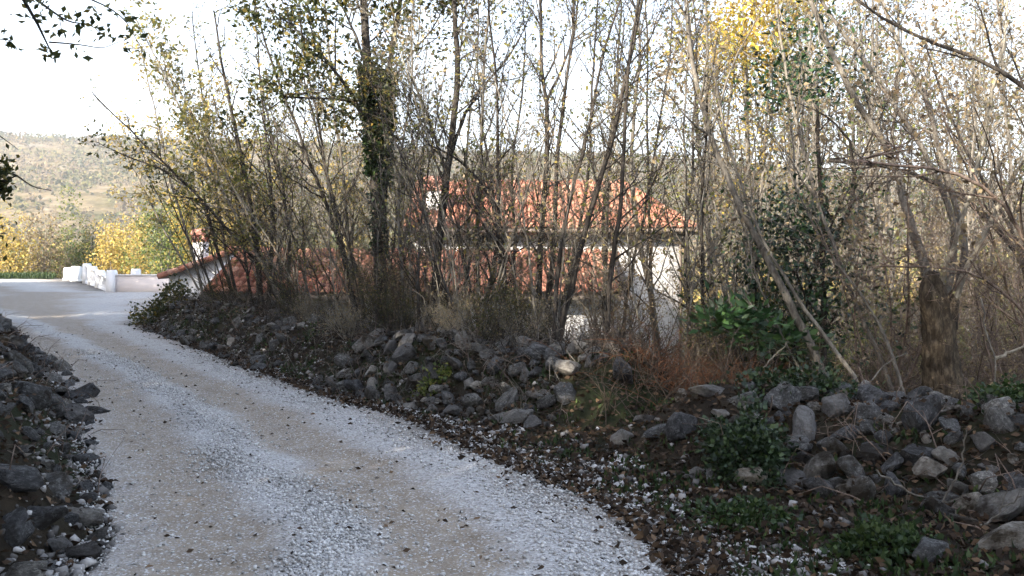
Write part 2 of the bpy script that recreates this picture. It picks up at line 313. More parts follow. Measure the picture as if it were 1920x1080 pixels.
# gravel road and forecourt
ry = np.r_[np.arange(-12, 0, 1), np.arange(0, 24, .12), np.arange(24, 66, .5)]; rs_ = np.linspace(0, 1, 60)
lft = xl(ry) + .10 * vn(ry, ry * 0, 2.3, 1) + .06 * vn(ry, ry * 0, 7, 2); rgt = xr(ry) + .16 * vn(ry, ry * 0 + 4, 2.6, 5) + .10 * vn(ry, ry * 0, 6.5, 6)
RX = lft[:, None] + (rgt - lft)[:, None] * rs_[None]; RY = np.repeat(ry[:, None], 60, 1)
edge = np.minimum(rs_, 1 - rs_)[None] * (rgt - lft)[:, None]
crown_ = .025 * np.exp(-((rs_ - .38) / .09) ** 2)[None] - .02 * np.exp(-((rs_ - .57) / .1) ** 2)[None] - .02 * np.exp(-((rs_ - .2) / .1) ** 2)[None] + .015 * np.exp(-((rs_ - .78) / .1) ** 2)[None]
RZ = .012 + crown_ * ss(0, .4, edge) + .008 * vn(RX, RY, 3, 7) - .05 * (1 - ss(0, .12, edge))
rme = grid_mesh('gravel_road', RX, RY, RZ, 'gravel')
uvl = rme.uv_layers.new(name='across'); li = np.zeros(len(rme.loops), dtype=np.int32); rme.loops.foreach_get('vertex_index', li)
UVv = np.stack([np.repeat(rs_[None], len(ry), 0), RY], -1).reshape(-1, 2); uvl.data.foreach_set('uv', UVv[li].astype(np.float32).ravel())
link('gravel_road', rme, kind='structure')
# hill
def hillz(x, y):
    px = CX + x * F / y; crest = np.interp(px, [-1500, -400, 0, 280, 600, 1000, 1420, 1920, 3000], [240, 258, 268, 279, 290, 300, 328, 350, 365])
    zc = EYE + (HY - crest) * 640 / F
    t = ss(110, 640, y); prof = np.where(y <= 640, t ** .9, 1 - .25 * ss(640, 900, y))
    return -12 + (zc + 12) * prof + 2.2 * vn(x, y, .018, 2) * ss(150, 400, y) + 1.0 * vn(x, y, .05, 5) * ss(150, 300, y)
hx = np.linspace(-1100, 1100, 220); hy = np.r_[np.linspace(100, 660, 110), np.linspace(680, 1000, 10)]
X, Y = np.meshgrid(hx, hy); link('hill', grid_mesh('hill', X, Y, hillz(X, Y), 'hill'), kind='structure')

# ------------------------------------------------------------------ scrub on the hill (one mass)
def blob_bush(rng, nl, w, h, leaf, lobes=4):
    g = Geo(); c = rng.normal(size=(lobes, 3)) * np.array([w * .28, w * .28, h * .16]) + np.array([0, 0, h * .55])
    i = rng.randint(lobes, size=nl); d = norm(rng.normal(size=(nl, 3))); rr = (.55 + .45 * rng.rand(nl) ** .5)[:, None]
    P = c[i] + d * rr * np.array([w * .33, w * .33, h * .38]); P[:, 2] = np.maximum(P[:, 2], .03 * h)
    g.leaves(P, d + rng.normal(size=(nl, 3)) * .7, leaf * (.6 + .8 * rng.rand(nl)), .8, .1, rng); return g
def scatter(g, protos, xs, ys, zs, sc, rng):
    for k, pr in enumerate(protos):
        sel = np.where(np.arange(len(xs)) % len(protos) == k)[0]
        if not len(sel): continue
        V = np.concatenate(pr.V); Q = np.concatenate(pr.Q); a = rng.rand(len(sel)) * 6.283
        ca, sa = np.cos(a)[:, None], np.sin(a)[:, None]; s = sc[sel][:, None]
        P = np.stack([(V[None, :, 0] * ca - V[None, :, 1] * sa) * s + xs[sel][:, None], (V[None, :, 0] * sa + V[None, :, 1] * ca) * s + ys[sel][:, None], V[None, :, 2] * s + zs[sel][:, None]], -1)
        g.add(P, (Q[None] + (np.arange(len(sel)) * len(V))[:, None, None]))
rg = np.random.RandomState(5)
for nm, mt, cnt, big in (('hillside_scrub', 'scrub_brown', 4600, 1.0), ('hillside_scrub', 'scrub_olive', 4000, 1.1), ('hillside_evergreen_scrub', 'leaf_oak', 1800, 1.0)):
    pr = [blob_bush(rg, 18, 4.4, 3.2, 1.25) for _ in range(5)]
    y = 150 + 520 * rg.rand(cnt) ** .85; x = (-.62 + 1.15 * rg.rand(cnt)) * y; dens = vn(x, y, .02, 9)
    keep = dens > (-.55 if mt != 'leaf_oak' else .35) - .6 * rg.rand(cnt); x, y = x[keep], y[keep]
    g = Geo(); scatter(g, pr, x, y, hillz(x, y) - .3, big * (.4 + .75 * rg.rand(len(x)) ** 1.5), rg)
    link(nm, g.mesh(nm, mt), kind='stuff', label={'scrub_brown': 'brown and tan scrub covering the far hillside', 'scrub_olive': 'olive green scrub covering the far hillside', 'leaf_oak': 'dark evergreen bushes dotted over the far hillside'}[mt], cat='scrub')
# woods in the valley between the forecourt and the hill, read as one mass
pr = [blob_bush(rg, 160, 5.5, 6.5, .75, 6) for _ in range(4)]
for mt, cnt, lab in (('leaf_gold', 150, 'golden autumn treetops of the wood down in the valley'), ('leaf_greenish', 110, 'green treetops of the wood down in the valley'), ('leaf_tan', 120, 'bare tan treetops of the wood down in the valley')):
    y = 92 + 110 * rg.rand(cnt); x = (-.62 + 1.2 * rg.rand(cnt)) * y; g = Geo()
    z = np.minimum(height(x, y), 0) * 0 + np.maximum(hillz(x, y), -11)
    scatter(g, pr, x, y, z + 1.0, .8 + .7 * rg.rand(cnt), rg); link('valley_woods', g.mesh('valley_woods', mt), kind='stuff', label=lab, cat='woods')

# ------------------------------------------------------------------ house
def part_mesh(fn, name, mat): g = Geo(); fn(g); return g.mesh(name, mat)
def tile_mesh():
    a = np.linspace(0, np.pi, 6); V, Q = [], []
    for yy, s, dz in ((0, .105, .012), (.44, .085, 0)):
        for rr in (s, s - .014):
            V += [(-math.cos(t) * rr, yy, math.sin(t) * rr * .75 + dz) for t in a]
    for i in range(5):
        Q += [(i, i + 1, 13 + i, 12 + i), (i, 6 + i, 7 + i, i + 1)]
    g = Geo(); g.add(V, Q); return g
TILE = tile_mesh(); TILE_ME = TILE.mesh('tile', 'tile'); TV, TQ = np.concatenate(TILE.V), np.concatenate(TILE.Q)
def roof_tiles(parent, origin, u, v, lu, lv, ok, near, base):
    """rows of half-round tiles over one roof slope; the first NEAR of them (by distance from the road) are objects, the others one mesh"""
    u = Vector(u).normalized(); v = Vector(v).normalized(); nn = u.cross(v); o = Vector(origin); pos = []
    for j in range(int(lv / .36) + 1):
        for i in range(int(lu / .215)):
            a, b = (i + .5) * .215, j * .36
            if ok(a, b + .2): pos.append(o + u * (a + R.normal() * .006) + v * (b + R.normal() * .012 - .04) + nn * (.03 + .008 * (j % 2)))
    pos.sort(key=lambda q: near(q)); g = Geo()
    Mx = np.array([u, v, nn]).T
    for k, q in enumerate(pos):
        if k < base:
            t = link('tile', TILE_ME, parent, q - parent_loc(parent)); t.rotation_euler = Vector.to_track_quat(v, 'Y', 'Z').to_euler() if False else mat3(u, v, nn)
        else: g.add(TV @ Mx.T + np.array(q - parent_loc(parent)), TQ)
    if g.n: link('tile_courses', g.mesh('tile_courses', 'tile'), parent, kind='stuff')
def mat3(u, v, nn):
    from mathutils import Matrix
    return Matrix((u, v, nn)).transposed().to_euler()
def parent_loc(o):
    q = Vector(o.location)
    while o.parent is not None: o = o.parent; q += Vector(o.location)
    return q
HB = Vector((0, 21, -2.8))
house = link('house', None, None, HB, 'white rendered house with low red tiled roofs behind the thicket', 'house')
def hp(name, fn, mat, parent=None):
    g = Geo(); fn(g); V = np.concatenate(g.V) - np.array(HB); me = mesh_quads(name, V, np.concatenate(g.Q), mat); return link(name, me, parent or house)
# long low wing in front
bx0, bx1, by0, by1, ze, zr = -7.0, 2.5, 21.2, 26.0, .74, 1.54; bym = (by0 + by1) / 2
def low_wall(g):
    g.box(bx0, bx1, by0, by1, -3.2, ze)
    for x in (bx0, bx1 - .3): g.add([(x, by0, ze), (x + .3, by0, ze), (x + .3, bym, zr - .06), (x, bym, zr - .06), (x, by1, ze), (x + .3, by1, ze)], [(0, 1, 2, 3), (3, 2, 5, 4), (0, 3, 4, 4), (1, 5, 2, 2)])
hp('wall', low_wall, 'plaster')
def slope(x0, x1, ya, za, yb, zb, th=.09):
    return lambda g: g.add([(x0, ya, za), (x1, ya, za), (x1, yb, zb), (x0, yb, zb), (x0, ya, za - th), (x1, ya, za - th), (x1, yb, zb - th), (x0, yb, zb - th)], [(0, 1, 2, 3), (4, 7, 6, 5), (0, 4, 5, 1), (1, 5, 6, 2), (2, 6, 7, 3), (3, 7, 4, 0)])
sl = (zr - ze) / (bym - by0); ov = .45
rf = hp('roof', slope(bx0 - .3, bx1 + .3, by0 - ov, ze - ov * sl + .1, bym, zr + .1), 'eave')
roof_tiles(rf, (bx0 - .3, by0 - ov, ze - ov * sl + .1), (1, 0, 0), (0, 1, sl), bx1 - bx0 + .6, math.hypot(bym - by0 + ov, zr - ze + ov * sl), lambda a, b: True, lambda q: abs(q.x + 1.0) + (q.y - 20) * .6, 150)
rb = hp('roof', slope(bx0 - .3, bx1 + .3, bym + .002, zr + .1, by1 + ov, ze - ov * sl + .1), 'tile')
hp('verge', lambda g: (g.box(bx0 - .34, bx0 - .302, by0 - ov, bym, ze - .35, ze - .3), g.add([(bx0 - .36, by0 - ov, ze - ov * sl - .05), (bx0 - .31, by0 - ov, ze - ov * sl - .05), (bx0 - .31, bym, zr - .05), (bx0 - .36, bym, zr - .05), (bx0 - .36, by0 - ov, ze - ov * sl + .16), (bx0 - .31, by0 - ov, ze - ov * sl + .16), (bx0 - .31, bym, zr + .17), (bx0 - .36, bym, zr + .17)], [(0, 3, 2, 1), (4, 5, 6, 7), (0, 1, 5, 4), (1, 2, 6, 5), (2, 3, 7, 6), (3, 0, 4, 7)])), 'plaster')
# gabled wing at the left, its gable towards the lane
ax0, ax1, ay0, ay1, za, zap = -11.6, -7.2, 30, 37, .92, 1.68; axm = (ax0 + ax1) / 2
hp('gable_wing', lambda g: (g.box(ax0, ax1, ay0, ay1, -3.2, za), g.add([(ax0, ay0, za), (ax1, ay0, za), (axm, ay0, zap), (ax0, ay1, za), (ax1, ay1, za), (axm, ay1, zap)], [(0, 1, 2, 2), (0, 2, 5, 3), (1, 4, 5, 2), (3, 5, 4, 4)])), 'plaster')
for s, xe in ((1, ax0 - .25), (-1, ax1 + .25)):
    k = (zap - za) / (axm - ax0); zz = za - .25 * k + .07
    xa, xb = (xe, axm) if s > 0 else (axm, xe); z1, z2 = (zz, zap + .07) if s > 0 else (zap + .07, zz)
    wr = hp('roof', lambda g: g.add([(xa, ay0 - .3, z1), (xb, ay0 - .3, z2), (xb, ay1, z2), (xa, ay1, z1), (xa, ay0 - .3, z1 - .08), (xb, ay0 - .3, z2 - .08), (xb, ay1, z2 - .08), (xa, ay1, z1 - .08)], [(0, 1, 2, 3), (4, 7, 6, 5), (0, 4, 5, 1), (1, 5, 6, 2), (2, 6, 7, 3), (3, 7, 4, 0)]), 'eave')
    uu = (0, -1, 0) if s > 0 else (0, 1, 0)
    roof_tiles(wr, (xe, ay1 if s > 0 else ay0 - .3, zz), uu, (s, 0, k), ay1 - ay0 + .3, math.hypot(axm - ax0 + .25, zap - za + .25 * k), lambda a, b: True, lambda q: q.y, 30 if s > 0 else 0)
# two-storey block behind with a hipped end
cx0, cx1, cy0, cy1, zce, zcr = -2.7, 4.72, 24.6, 30.6, 2.42, 3.72; cym = (cy0 + cy1) / 2; hipx = 3.5; sc_ = (zcr - zce) / (cym - cy0); oc = .45
def up_wall(g):
    g.box(cx0, cx1, cy0, cy1, -3.2, zce)
    g.add([(cx0, cy0, zce), (cx0, cym, zcr - .05), (cx0, cy1, zce), (cx0 + .3, cy0, zce), (cx0 + .3, cym, zcr - .05), (cx0 + .3, cy1, zce)], [(0, 1, 2, 2), (3, 5, 4, 4), (0, 3, 4, 1), (1, 4, 5, 2)])
hp('upper_wall', up_wall, 'plaster')
z0 = zce - oc * sc_ + .1
ur = hp('roof', lambda g: (g.add([(cx0 - .3, cy0 - oc, z0), (cx1 + .35, cy0 - oc, z0), (hipx, cym, zcr + .1), (cx0 - .3, cym, zcr + .1), (cx0 - .3, cy1 + oc, z0), (cx1 + .35, cy1 + oc, z0)], [(0, 1, 2, 3), (3, 2, 5, 4), (1, 5, 2, 2)]), g.box(cx0 - .3, cx1 + .35, cy0 - oc, cy1 + oc, z0 - .14, z0 - .004)), 'eave')
lu, lv = cx1 - cx0 + .65, math.hypot(cym - cy0 + oc, zcr + .1 - z0)
roof_tiles(ur, (cx0 - .3, cy0 - oc, z0), (1, 0, 0), (0, 1, (zcr + .1 - z0) / (cym - cy0 + oc)), lu, lv, lambda a, b: a < lu - (lu - (hipx - cx0 + .3)) * b / lv, lambda q: abs(q.x - 3.4) + (q.y - 24) * .5, 150)
hl = math.hypot(cx1 + .35 - hipx, zcr + .1 - z0); hw = cy1 - cy0 + 2 * oc
roof_tiles(ur, (cx1 + .35, cy0 - oc, z0), (0, 1, 0), (hipx - cx1 - .35, 0, zcr + .1 - z0), hw, hl, lambda a, b: b / hl * hw / 2 < a < hw - b / hl * hw / 2, lambda q: q.y, 0)
def ridge(g, a, b, n):
    a, b = Vector(a), Vector(b)
    for i in range(n):
        q = a.lerp(b, i / n); q2 = a.lerp(b, (i + 1.12) / n); t = np.array([[q, q2]], float); g.tubes(t, np.array([[.10, .085]]), 8)
for a, b, nn_, pa in (((cx0 - .3, cym, zcr + .1), (hipx, cym, zcr + .1), 16, ur), ((cx1 + .35, cy0 - oc, z0 + .02), (hipx, cym, zcr + .12), 9, ur), ((bx0 - .3, bym, zr + .1), (bx1 + .3, bym, zr + .1), 24, rf), ((axm, ay0 - .3, zap + .07), (axm, ay1, zap + .07), 16, rf), ((ax0 - .25, ay0 - .3, za + .0), (axm, ay0 - .3, zap + .09), 7, rf)):
    g = Geo(); ridge(g, a, b, nn_); link('ridge_cap', mesh_quads('ridge_cap', np.concatenate(g.V) - np.array(HB), np.concatenate(g.Q), 'tile'), pa)
for (xa, xb, yy_, zz_, pa) in ((bx0 - .3, bx1 + .3, by0 - ov - .06, ze - ov * sl + .03, 0), (cx0 - .3, cx1 + .35, cy0 - oc - .06, z0 - .03, 0)):
    hp('gutter', lambda g: g.tubes(np.array([[(xa, yy_, zz_), ((xa + xb) / 2, yy_, zz_ - .01), (xb, yy_, zz_)]]), np.full((1, 3), .055), 8), 'eave')
    hp('downpipe', lambda g: g.tubes(np.array([[(xb - .25, yy_ + .02, zz_), (xb - .4, yy_ + oc, zz_ - .35), (xb - .4, yy_ + oc, -3.0)]]), np.full((1, 3), .04), 8), 'eave')
def chimney(x, y, zb, zt, w_):
    c = hp('chimney', lambda g: g.box(x - w_ / 2, x + w_ / 2, y - w_ / 2, y + w_ / 2, zb, zt), 'plaster')
    for sx_ in (-1, 1):
        for sy_ in (-1, 1): hp('cap_pillar', lambda g: g.box(x + sx_ * w_ * .42 - .06, x + sx_ * w_ * .42 + .06, y + sy_ * w_ * .42 - .06, y + sy_ * w_ * .42 + .06, zt, zt + .26), 'brick_cap', c)
    hp('cap', lambda g: g.add([(x - w_ * .7, y - w_ * .7, zt + .26), (x + w_ * .7, y - w_ * .7, zt + .26), (x + w_ * .7, y + w_ * .7, zt + .26), (x - w_ * .7, y + w_ * .7, zt + .26), (x - w_ * .7, y, zt + .46), (x + w_ * .7, y, zt + .46)], [(0, 3, 2, 1), (0, 1, 5, 4), (2, 3, 4, 5), (0, 4, 3, 3), (1, 2, 5, 5)]), 'brick_cap', c)
chimney(-11.05, 31.5, .8, 2.1, .42); chimney(-2.2, 25.6, 2.2, 3.45, .5)
wf = hp('window', lambda g: (g.box(-.95, -.15, 24.56, 24.62, 1.55, 1.6), g.box(-.95, -.15, 24.56, 24.62, 2.2, 2.25), g.box(-.95, -.89, 24.56, 24.62, 1.6, 2.2), g.box(-.21, -.15, 24.56, 24.62, 1.6, 2.2), g.box(-.58, -.53, 24.565, 24.62, 1.6, 2.2)), 'frame')
hp('pane', lambda g: (g.box(-.89, -.58, 24.58, 24.597, 1.6, 2.2), g.box(-.53, -.21, 24.58, 24.597, 1.6, 2.2)), 'glass', wf)

# ------------------------------------------------------------------ white forecourt wall and balustrade
wl = link('parapet_wall', None, None, (-17.7, 39, 0), 'low pale wall facing the forecourt, joined to the white corner post', 'wall', kind='thing')
def lp(root, name, fn, mat):
    g = Geo(); fn(g); return link(name, mesh_quads(name, np.concatenate(g.V) - np.array(root.location), np.concatenate(g.Q), mat), root)
lp(wl, 'wall_panel', lambda g: g.box(-17.5, -11.0, 39.0, 39.2, -.3, .74), 'plaster_pink')
lp(wl, 'coping', lambda g: g.box(-17.5, -11.0, 38.96, 39.24, .74, .79), 'plaster')
def post(cx, cy, w_, h, round_=True):
    def f(g):
        g.box(cx - w_ / 2, cx + w_ / 2, cy - w_ / 2, cy + w_ / 2, -.3, h - .1)
        a = .42 * w_; g.add([(cx - w_ / 2, cy - w_ / 2, h - .1), (cx + w_ / 2, cy - w_ / 2, h - .1), (cx + w_ / 2, cy + w_ / 2, h - .1), (cx - w_ / 2, cy + w_ / 2, h - .1), (cx - a, cy - a, h), (cx + a, cy - a, h), (cx + a, cy + a, h), (cx - a, cy + a, h)], [(4, 5, 6, 7), (0, 1, 5, 4), (1, 2, 6, 5), (2, 3, 7, 6), (3, 0, 4, 7)])
    return f
lp(wl, 'post', post(-17.62, 39.05, .36, .98), 'plaster')
bl = link('balustrade', None, None, (-17.8, 39.4, 0), 'white balustrade with rising top rail along the forecourt edge', 'balustrade', kind='thing')
A, B_ = np.array([-17.8, 39.3]), np.array([-25.4, 53.])
def along(g, t0, t1, zl0, zl1, zh0, zh1, w_):
    a, b = A + (B_ - A) * t0, A + (B_ - A) * t1; nn = np.array([(B_ - A)[1], -(B_ - A)[0]]); nn = nn / np.linalg.norm(nn) * w_ / 2
    V = [(*(a - nn), zl0), (*(b - nn), zl1), (*(b + nn), zl1), (*(a + nn), zl0), (*(a - nn), zh0), (*(b - nn), zh1), (*(b + nn), zh1), (*(a + nn), zh0)]
    g.add(V, [(0, 3, 2, 1), (4, 5, 6, 7), (0, 1, 5, 4), (1, 2, 6, 5), (2, 3, 7, 6), (3, 0, 4, 7)])
zt = lambda t: .64 + .42 * t
lp(bl, 'top_rail', lambda g: along(g, .02, .98, zt(0) - .1, zt(1) - .1, zt(0), zt(1), .26), 'plaster')
lp(bl, 'plinth', lambda g: along(g, .02, .98, -.2, -.2, .12, .14, .24), 'plaster')
prof = [(.05, 0), (.06, .08), (.035, .14), (.075, .38), (.07, .5), (.035, .8), (.06, .9), (.06, 1)]
for i in range(30):
    t = .04 + .92 * (i + .5) / 30; q = A + (B_ - A) * t; h = zt(t) - .1 - .12
    P_ = np.array([[(q[0], q[1], .12 + h * b) for a, b in prof]]); lp(bl, 'baluster', lambda g: g.tubes(P_, np.array([[a for a, b in prof]]), 8), 'plaster')
for t in (.36, .70, .99): q = A + (B_ - A) * t; lp(bl, 'post', post(q[0], q[1], .38, zt(t) + .1), 'plaster')
for (cx, cy, w_, h, lab) in ((-27.6, 56.2, .5, .95, 'white gate pillar at the forecourt, next to the balustrade end'), (-29.4, 59, .6, .82, 'white gate pillar farthest along the forecourt edge'), (-17.6, 41.5, .34, 1.0, 'square white post standing behind the low pale wall')):
    g = Geo(); post(cx, cy, w_, h)(g); g.box(cx - w_ * .56, cx + w_ * .56, cy - w_ * .56, cy + w_ * .56, -.02, .1)
    link('gate_pillar' if w_ > .4 else 'white_post', mesh_quads('pillar', np.concatenate(g.V) - np.array([cx, cy, 0]), np.concatenate(g.Q), 'plaster'), None, (cx, cy, 0), lab, 'pillar', 'white forecourt pillars', 'thing')

# ------------------------------------------------------------------ plants: builders
def build_plant(stems, rng, k=(16, 6, 3), L=(1.2, .5, .22), ang=(.75, .8, .8), up=(.12, .05, 0.), jit=.16, leaf=.05, per=(0, 1, 1), t0=.25, rmax=(.02, .006, .0028), sides=7, bias=None, rmin=.0012, spread=.03, n1=6):
    """stems: list of (points, radii). Returns wood and leaf geometry."""
    wood, lv = Geo(), Geo()
    for P, r in stems:
        P, r = resample(P, r, max(8, min(22, int(len(P) * 3)))); P = P + np.r_[[[0, 0, 0]], rng.normal(size=(len(P) - 1, 3)) * .006]
        wood.tubes(P[None], r[None], sides)
        lev = (P[None], r[None])
        for d in range(3):
            if not k[d]: break
            C, rr = kids(lev[0], lev[1], k[d], t0 if d == 0 else .15, 1.0, L[d], ang[d], up[d], jit, (n1, 5, 3)[d], rmax[d], rng, bias if d == 0 else None, rmin)
            wood.tubes(C, rr, (4, 3, 3)[d])
            if per[d]: put_leaves(lv, C, per[d], leaf, rng, spread=spread)
            lev = (C, rr)
    return wood, lv
def plant(name, label, cat, group, base, wood, lv, bark, leafm, crown='crown'):
    base = np.array(base); root = link(name, None, None, base, label, cat, group)
    me = wood.mesh('trunk', bark, True); me.transform(__import__('mathutils').Matrix.Translation(-Vector(base))); link('trunk', me, root)
    if lv.n:
        me = lv.mesh(crown, leafm); me.transform(__import__('mathutils').Matrix.Translation(-Vector(base))); link(crown, me, root)
    return root
def traced(pts, Y, r0, r1, dy=0.0, ground=True):
    """a stem drawn along photo pixels (top to bottom or bottom to top) at depth Y, standing on the ground"""
    pts = sorted(pts, key=lambda q: -q[1]); n_ = len(pts)
    P = [PW(x, y, Y + dy * i / (n_ - 1)) for i, (x, y) in enumerate(pts)]
    if ground:
        b = P[0].copy(); z = float(height(b[0], b[1]))
        if b[2] > z + .05: b[2] = z - .06; P = [b] + P
        else: P[0][2] = min(P[0][2], z - .06)
    return np.array(P), np.linspace(r0, r1, len(P))
def straight(rng, h, r0, lean=.06, bend=.12, n=9):
    t = np.linspace(0, 1, n); a = rng.rand() * 6.28; b = rng.rand() * 6.28
    P = np.stack([np.cos(a) * lean * h * t + np.cos(b) * bend * h * t * t * .5 + rng.normal(size=n) * .02 * h * .3 * (t > 0), np.sin(a) * lean * h * t + np.sin(b) * bend * h * t * t * .5 + rng.normal(size=n) * .02 * h * .3 * (t > 0), h * t - .08], 1)
    return P, np.linspace(r0, r0 * .22, n)
def copies(proto, places, name, labels, cat, group):
    """proto: list of (part name, mesh); places: (x, y, z, scale, rotz, tilt_x, tilt_y)"""
    out = []
    for (x, y, z, s, rz, tx, ty), lab in zip(places, labels):
        root = link(name, None, None, (x, y, z), lab, cat, group); root.scale = (s, s, s)
        root.rotation_euler = (Euler((tx, ty, 0)).to_matrix() @ Euler((0, 0, rz)).to_matrix()).to_euler()
        for pn, me in proto[R.randint(len(proto))] if isinstance(proto[0], list) else proto: link(pn, me, root)
        out.append(root)
    return out
def protos(n, seed, bark, leafm, h=(5, 7), r0=(.022, .04), **kw):
    out = []
    for i in range(n):
        rng = np.random.RandomState(seed + i); ns = kw.get('ns', 1); hh = rng.uniform(*h)
        st = [straight(rng, hh * (1 if j == 0 else rng.uniform(.6, .95)), rng.uniform(*r0), kw.get('lean', .05) if j == 0 else kw.get('lean', .05) + .12, kw.get('bend', .12)) for j in range(ns)]
        wd, lv = build_plant(st, rng, **{a: b for a, b in kw.items() if a not in ('ns', 'lean', 'bend')})
        pr = [('trunk', wd.mesh('trunk', bark, True))]
        if lv.n: pr.append(('crown', lv.mesh('crown', leafm)))
        out.append(pr)
    return out
ORD = ['first', 'second', 'third', 'fourth', 'fifth', 'sixth', 'seventh', 'eighth', 'ninth', 'tenth', 'eleventh', 'twelfth']
def zone_labels(places, zones, desc):
    """labels that count the plants from left to right inside a named zone of the photo"""
    px = [CX + q[0] * F / q[1] for q in places]; lab = [None] * len(places)
    for (lo, hi, zn) in zones:
        ids = sorted([i for i in range(len(places)) if lo <= px[i] < hi], key=lambda i: px[i])
        for k, i in enumerate(ids):
            lab[i] = desc + ' ' + zn if len(ids) == 1 else desc + ' ' + zn + ', ' + ORD[min(k, 11)] + ' from left'
    return [a or desc for a in lab]
def crown_leaves(rng, c, rad, nl, leaf, lobes=9):
    g = Geo(); cc = np.array(c) + rng.normal(size=(lobes, 3)) * np.array(rad) * .45
    i = rng.randint(lobes, size=nl); d = norm(rng.normal(size=(nl, 3))); P = cc[i] + d * (rng.rand(nl, 1) ** .4) * np.array(rad) * .55
    g.leaves(P, rng.normal(size=(nl, 3)), leaf * (.6 + .8 * rng.rand(nl)), .6, .15, rng); return g

# ------------------------------------------------------------------ the wood left of and behind the lane (it shades the lane)
shade = []
for i in range(3):
    rng = np.random.RandomState(40 + i); P, r = straight(rng, 5.2, .16, .03, .06)
    wd, _ = build_plant([(P, r)], rng, k=(12, 5, 0), L=(2.6, 1.1, 0), up=(.18, .08, 0), per=(0, 0, 0), rmax=(.07, .025, .01), t0=.3)
    lv = crown_leaves(rng, (0, 0, 5.0), (2.7, 2.7, 3.1), 11000, .2, 14)
    shade.append([('trunk', wd.mesh('trunk', 'bark_dark', True)), ('crown', lv.mesh('crown', 'leaf_oak'))])
pl = []
for Y_ in np.arange(-13, 48, 3.9):
    for row in range(2):
        x = min(-.577 * Y_ - 5.5, -5.4) - row * 4.2 + R.uniform(-.5, .5); y = Y_ + R.uniform(-.8, .8) - row * 1.5
        pl.append((x, y, float(height(x, y)) - .1, R.uniform(.98, 1.12) if Y_ < 1 else R.uniform(.7, .82) if Y_ < 6.5 else R.uniform(.85, 1.0), R.rand() * 6.28, 0, 0))
for x, y in ((-2, -9), (2.5, -10), (7, -9), (-7, -9), (11, -8), (-9.3, 4.3)): pl.append((x, y, -.1, R.uniform(.9, 1.1), R.rand() * 6.28, 0, 0))
copies(shade, pl, 'evergreen_oak', ['evergreen oak of the roadside wood that shades the lane'] * len(pl), 'tree', 'evergreen oaks along the lane outside the picture')

# oak beside the lane whose twigs hang into the upper left corner
rng = np.random.RandomState(77)
tr = [(np.array([(-4.7, 4.4, -.1), (-4.75, 4.5, 1.5), (-4.6, 4.6, 3.0), (-4.9, 4.7, 5.0), (-5.0, 4.9, 6.5)]), np.array([.16, .14, .12, .07, .03]))]
limb = lambda q, Y, ra, rb: (np.array([PW(x, y, Y + i * .06) for i, (x, y) in enumerate(q)]), np.linspace(ra, rb, len(q)))
tr.append((np.r_[[(-4.62, 4.6, 2.8)], [(-4.0, 5.0, 3.3)], limb([(20, -60), (50, 0), (67, 28), (72, 50), (86, 78), (94, 94)], 5.5, 1, 1)[0]], np.linspace(.017, .005, 8)))
tr += [limb([(92, 79), (122, 81), (161, 85), (192, 92), (230, 75)], 5.75, .006, .002), limb([(30, -30), (80, 8), (111, 31), (139, 47), (165, 40), (200, 72)], 5.6, .009, .002), limb([(20, -60), (120, -20), (200, 10), (240, 38), (248, 60)], 5.7, .008, .002), limb([(-60, 90), (0, 72), (28, 78)], 5.5, .006, .002), limb([(248, 60), (262, 85), (275, 100)], 5.9, .003, .0015), limb([(111, 31), (116, 60), (118, 78)], 5.7, .003, .0015)]
wd, lv = Geo(), Geo()
for P, r in tr:
    P, r = resample(P, r, 14); wd.tubes(P[None], r[None], 6)
C, rr = kids(resample(tr[0][0], tr[0][1], 10)[0][None], resample(tr[0][0], tr[0][1], 10)[1][None], 14, .45, 1, 2.0, .8, .1, .15, 6, .04, rng, bias=(-.7, -.2, 0)); wd.tubes(C, rr, 4); put_leaves(lv, C, 30, .09, rng, spread=.25)
cl = [(40, 25, 6), (66, 30, 8), (120, 35, 9), (150, 45, 14), (181, 18, 5), (206, 20, 4), (190, 65, 9), (170, 35, 6), (245, 45, 10), (242, 68, 5), (100, 56, 7), (105, 100, 14), (82, 92, 6), (155, 105, 6), (18, 76, 9), (4, 60, 4), (82, 8, 9), (272, 95, 5), (230, 75, 4), (64, 15, 6), (140, 88, 3), (198, 62, 4), (3, 82, 5)]
for x, y, k_ in cl:
    c = PW(x, y, 5.65); lv.leaves(c + rng.normal(size=(k_, 3)) * np.array([.028, .05, .022]), rng.normal(size=(k_, 3)) + np.array([.2, 0, -.3]), .042 + .03 * rng.rand(k_), .5, .12, rng)
plant('roadside_oak', 'dark leafy oak twigs hanging into the top left corner of the sky', 'tree', None, (-4.7, 4.4, 0), wd, lv, 'bark_dark', 'leaf_oak')
# dark shrub at the left edge
rng = np.random.RandomState(78); wd, lv = Geo(), Geo()
st = (np.array([(-5.6, 8.2, .1), (-5.4, 8.3, 1.4), PW(-40, 345, 8.3), PW(5, 330, 8.3), PW(30, 330, 8.3)]), np.linspace(.05, .004, 5)); s2 = (np.array([PW(-30, 330, 8.3), PW(25, 322, 8.3), PW(60, 352, 8.35), PW(96, 357, 8.4)]), np.linspace(.012, .003, 4)); s3 = (np.array([PW(-40, 225, 8.3), PW(0, 255, 8.3), PW(34, 280, 8.35)]), np.linspace(.008, .002, 3))
for P, r in (st, s2, s3): P, r = resample(P, r, 12); wd.tubes(P[None], r[None], 5)
for q, k_, s_ in (((-14, 335), 220, .09), ((-45, 330), 300, .12), ((2, 352), 70, .05), ((10, 318), 30, .04), ((-110, 400), 400, .22)):
    lv.leaves(PW(q[0], q[1], 8.3) + rng.normal(size=(k_, 3)) * s_, rng.normal(size=(k_, 3)), .05 + .03 * rng.rand(k_), .5, .15, rng)
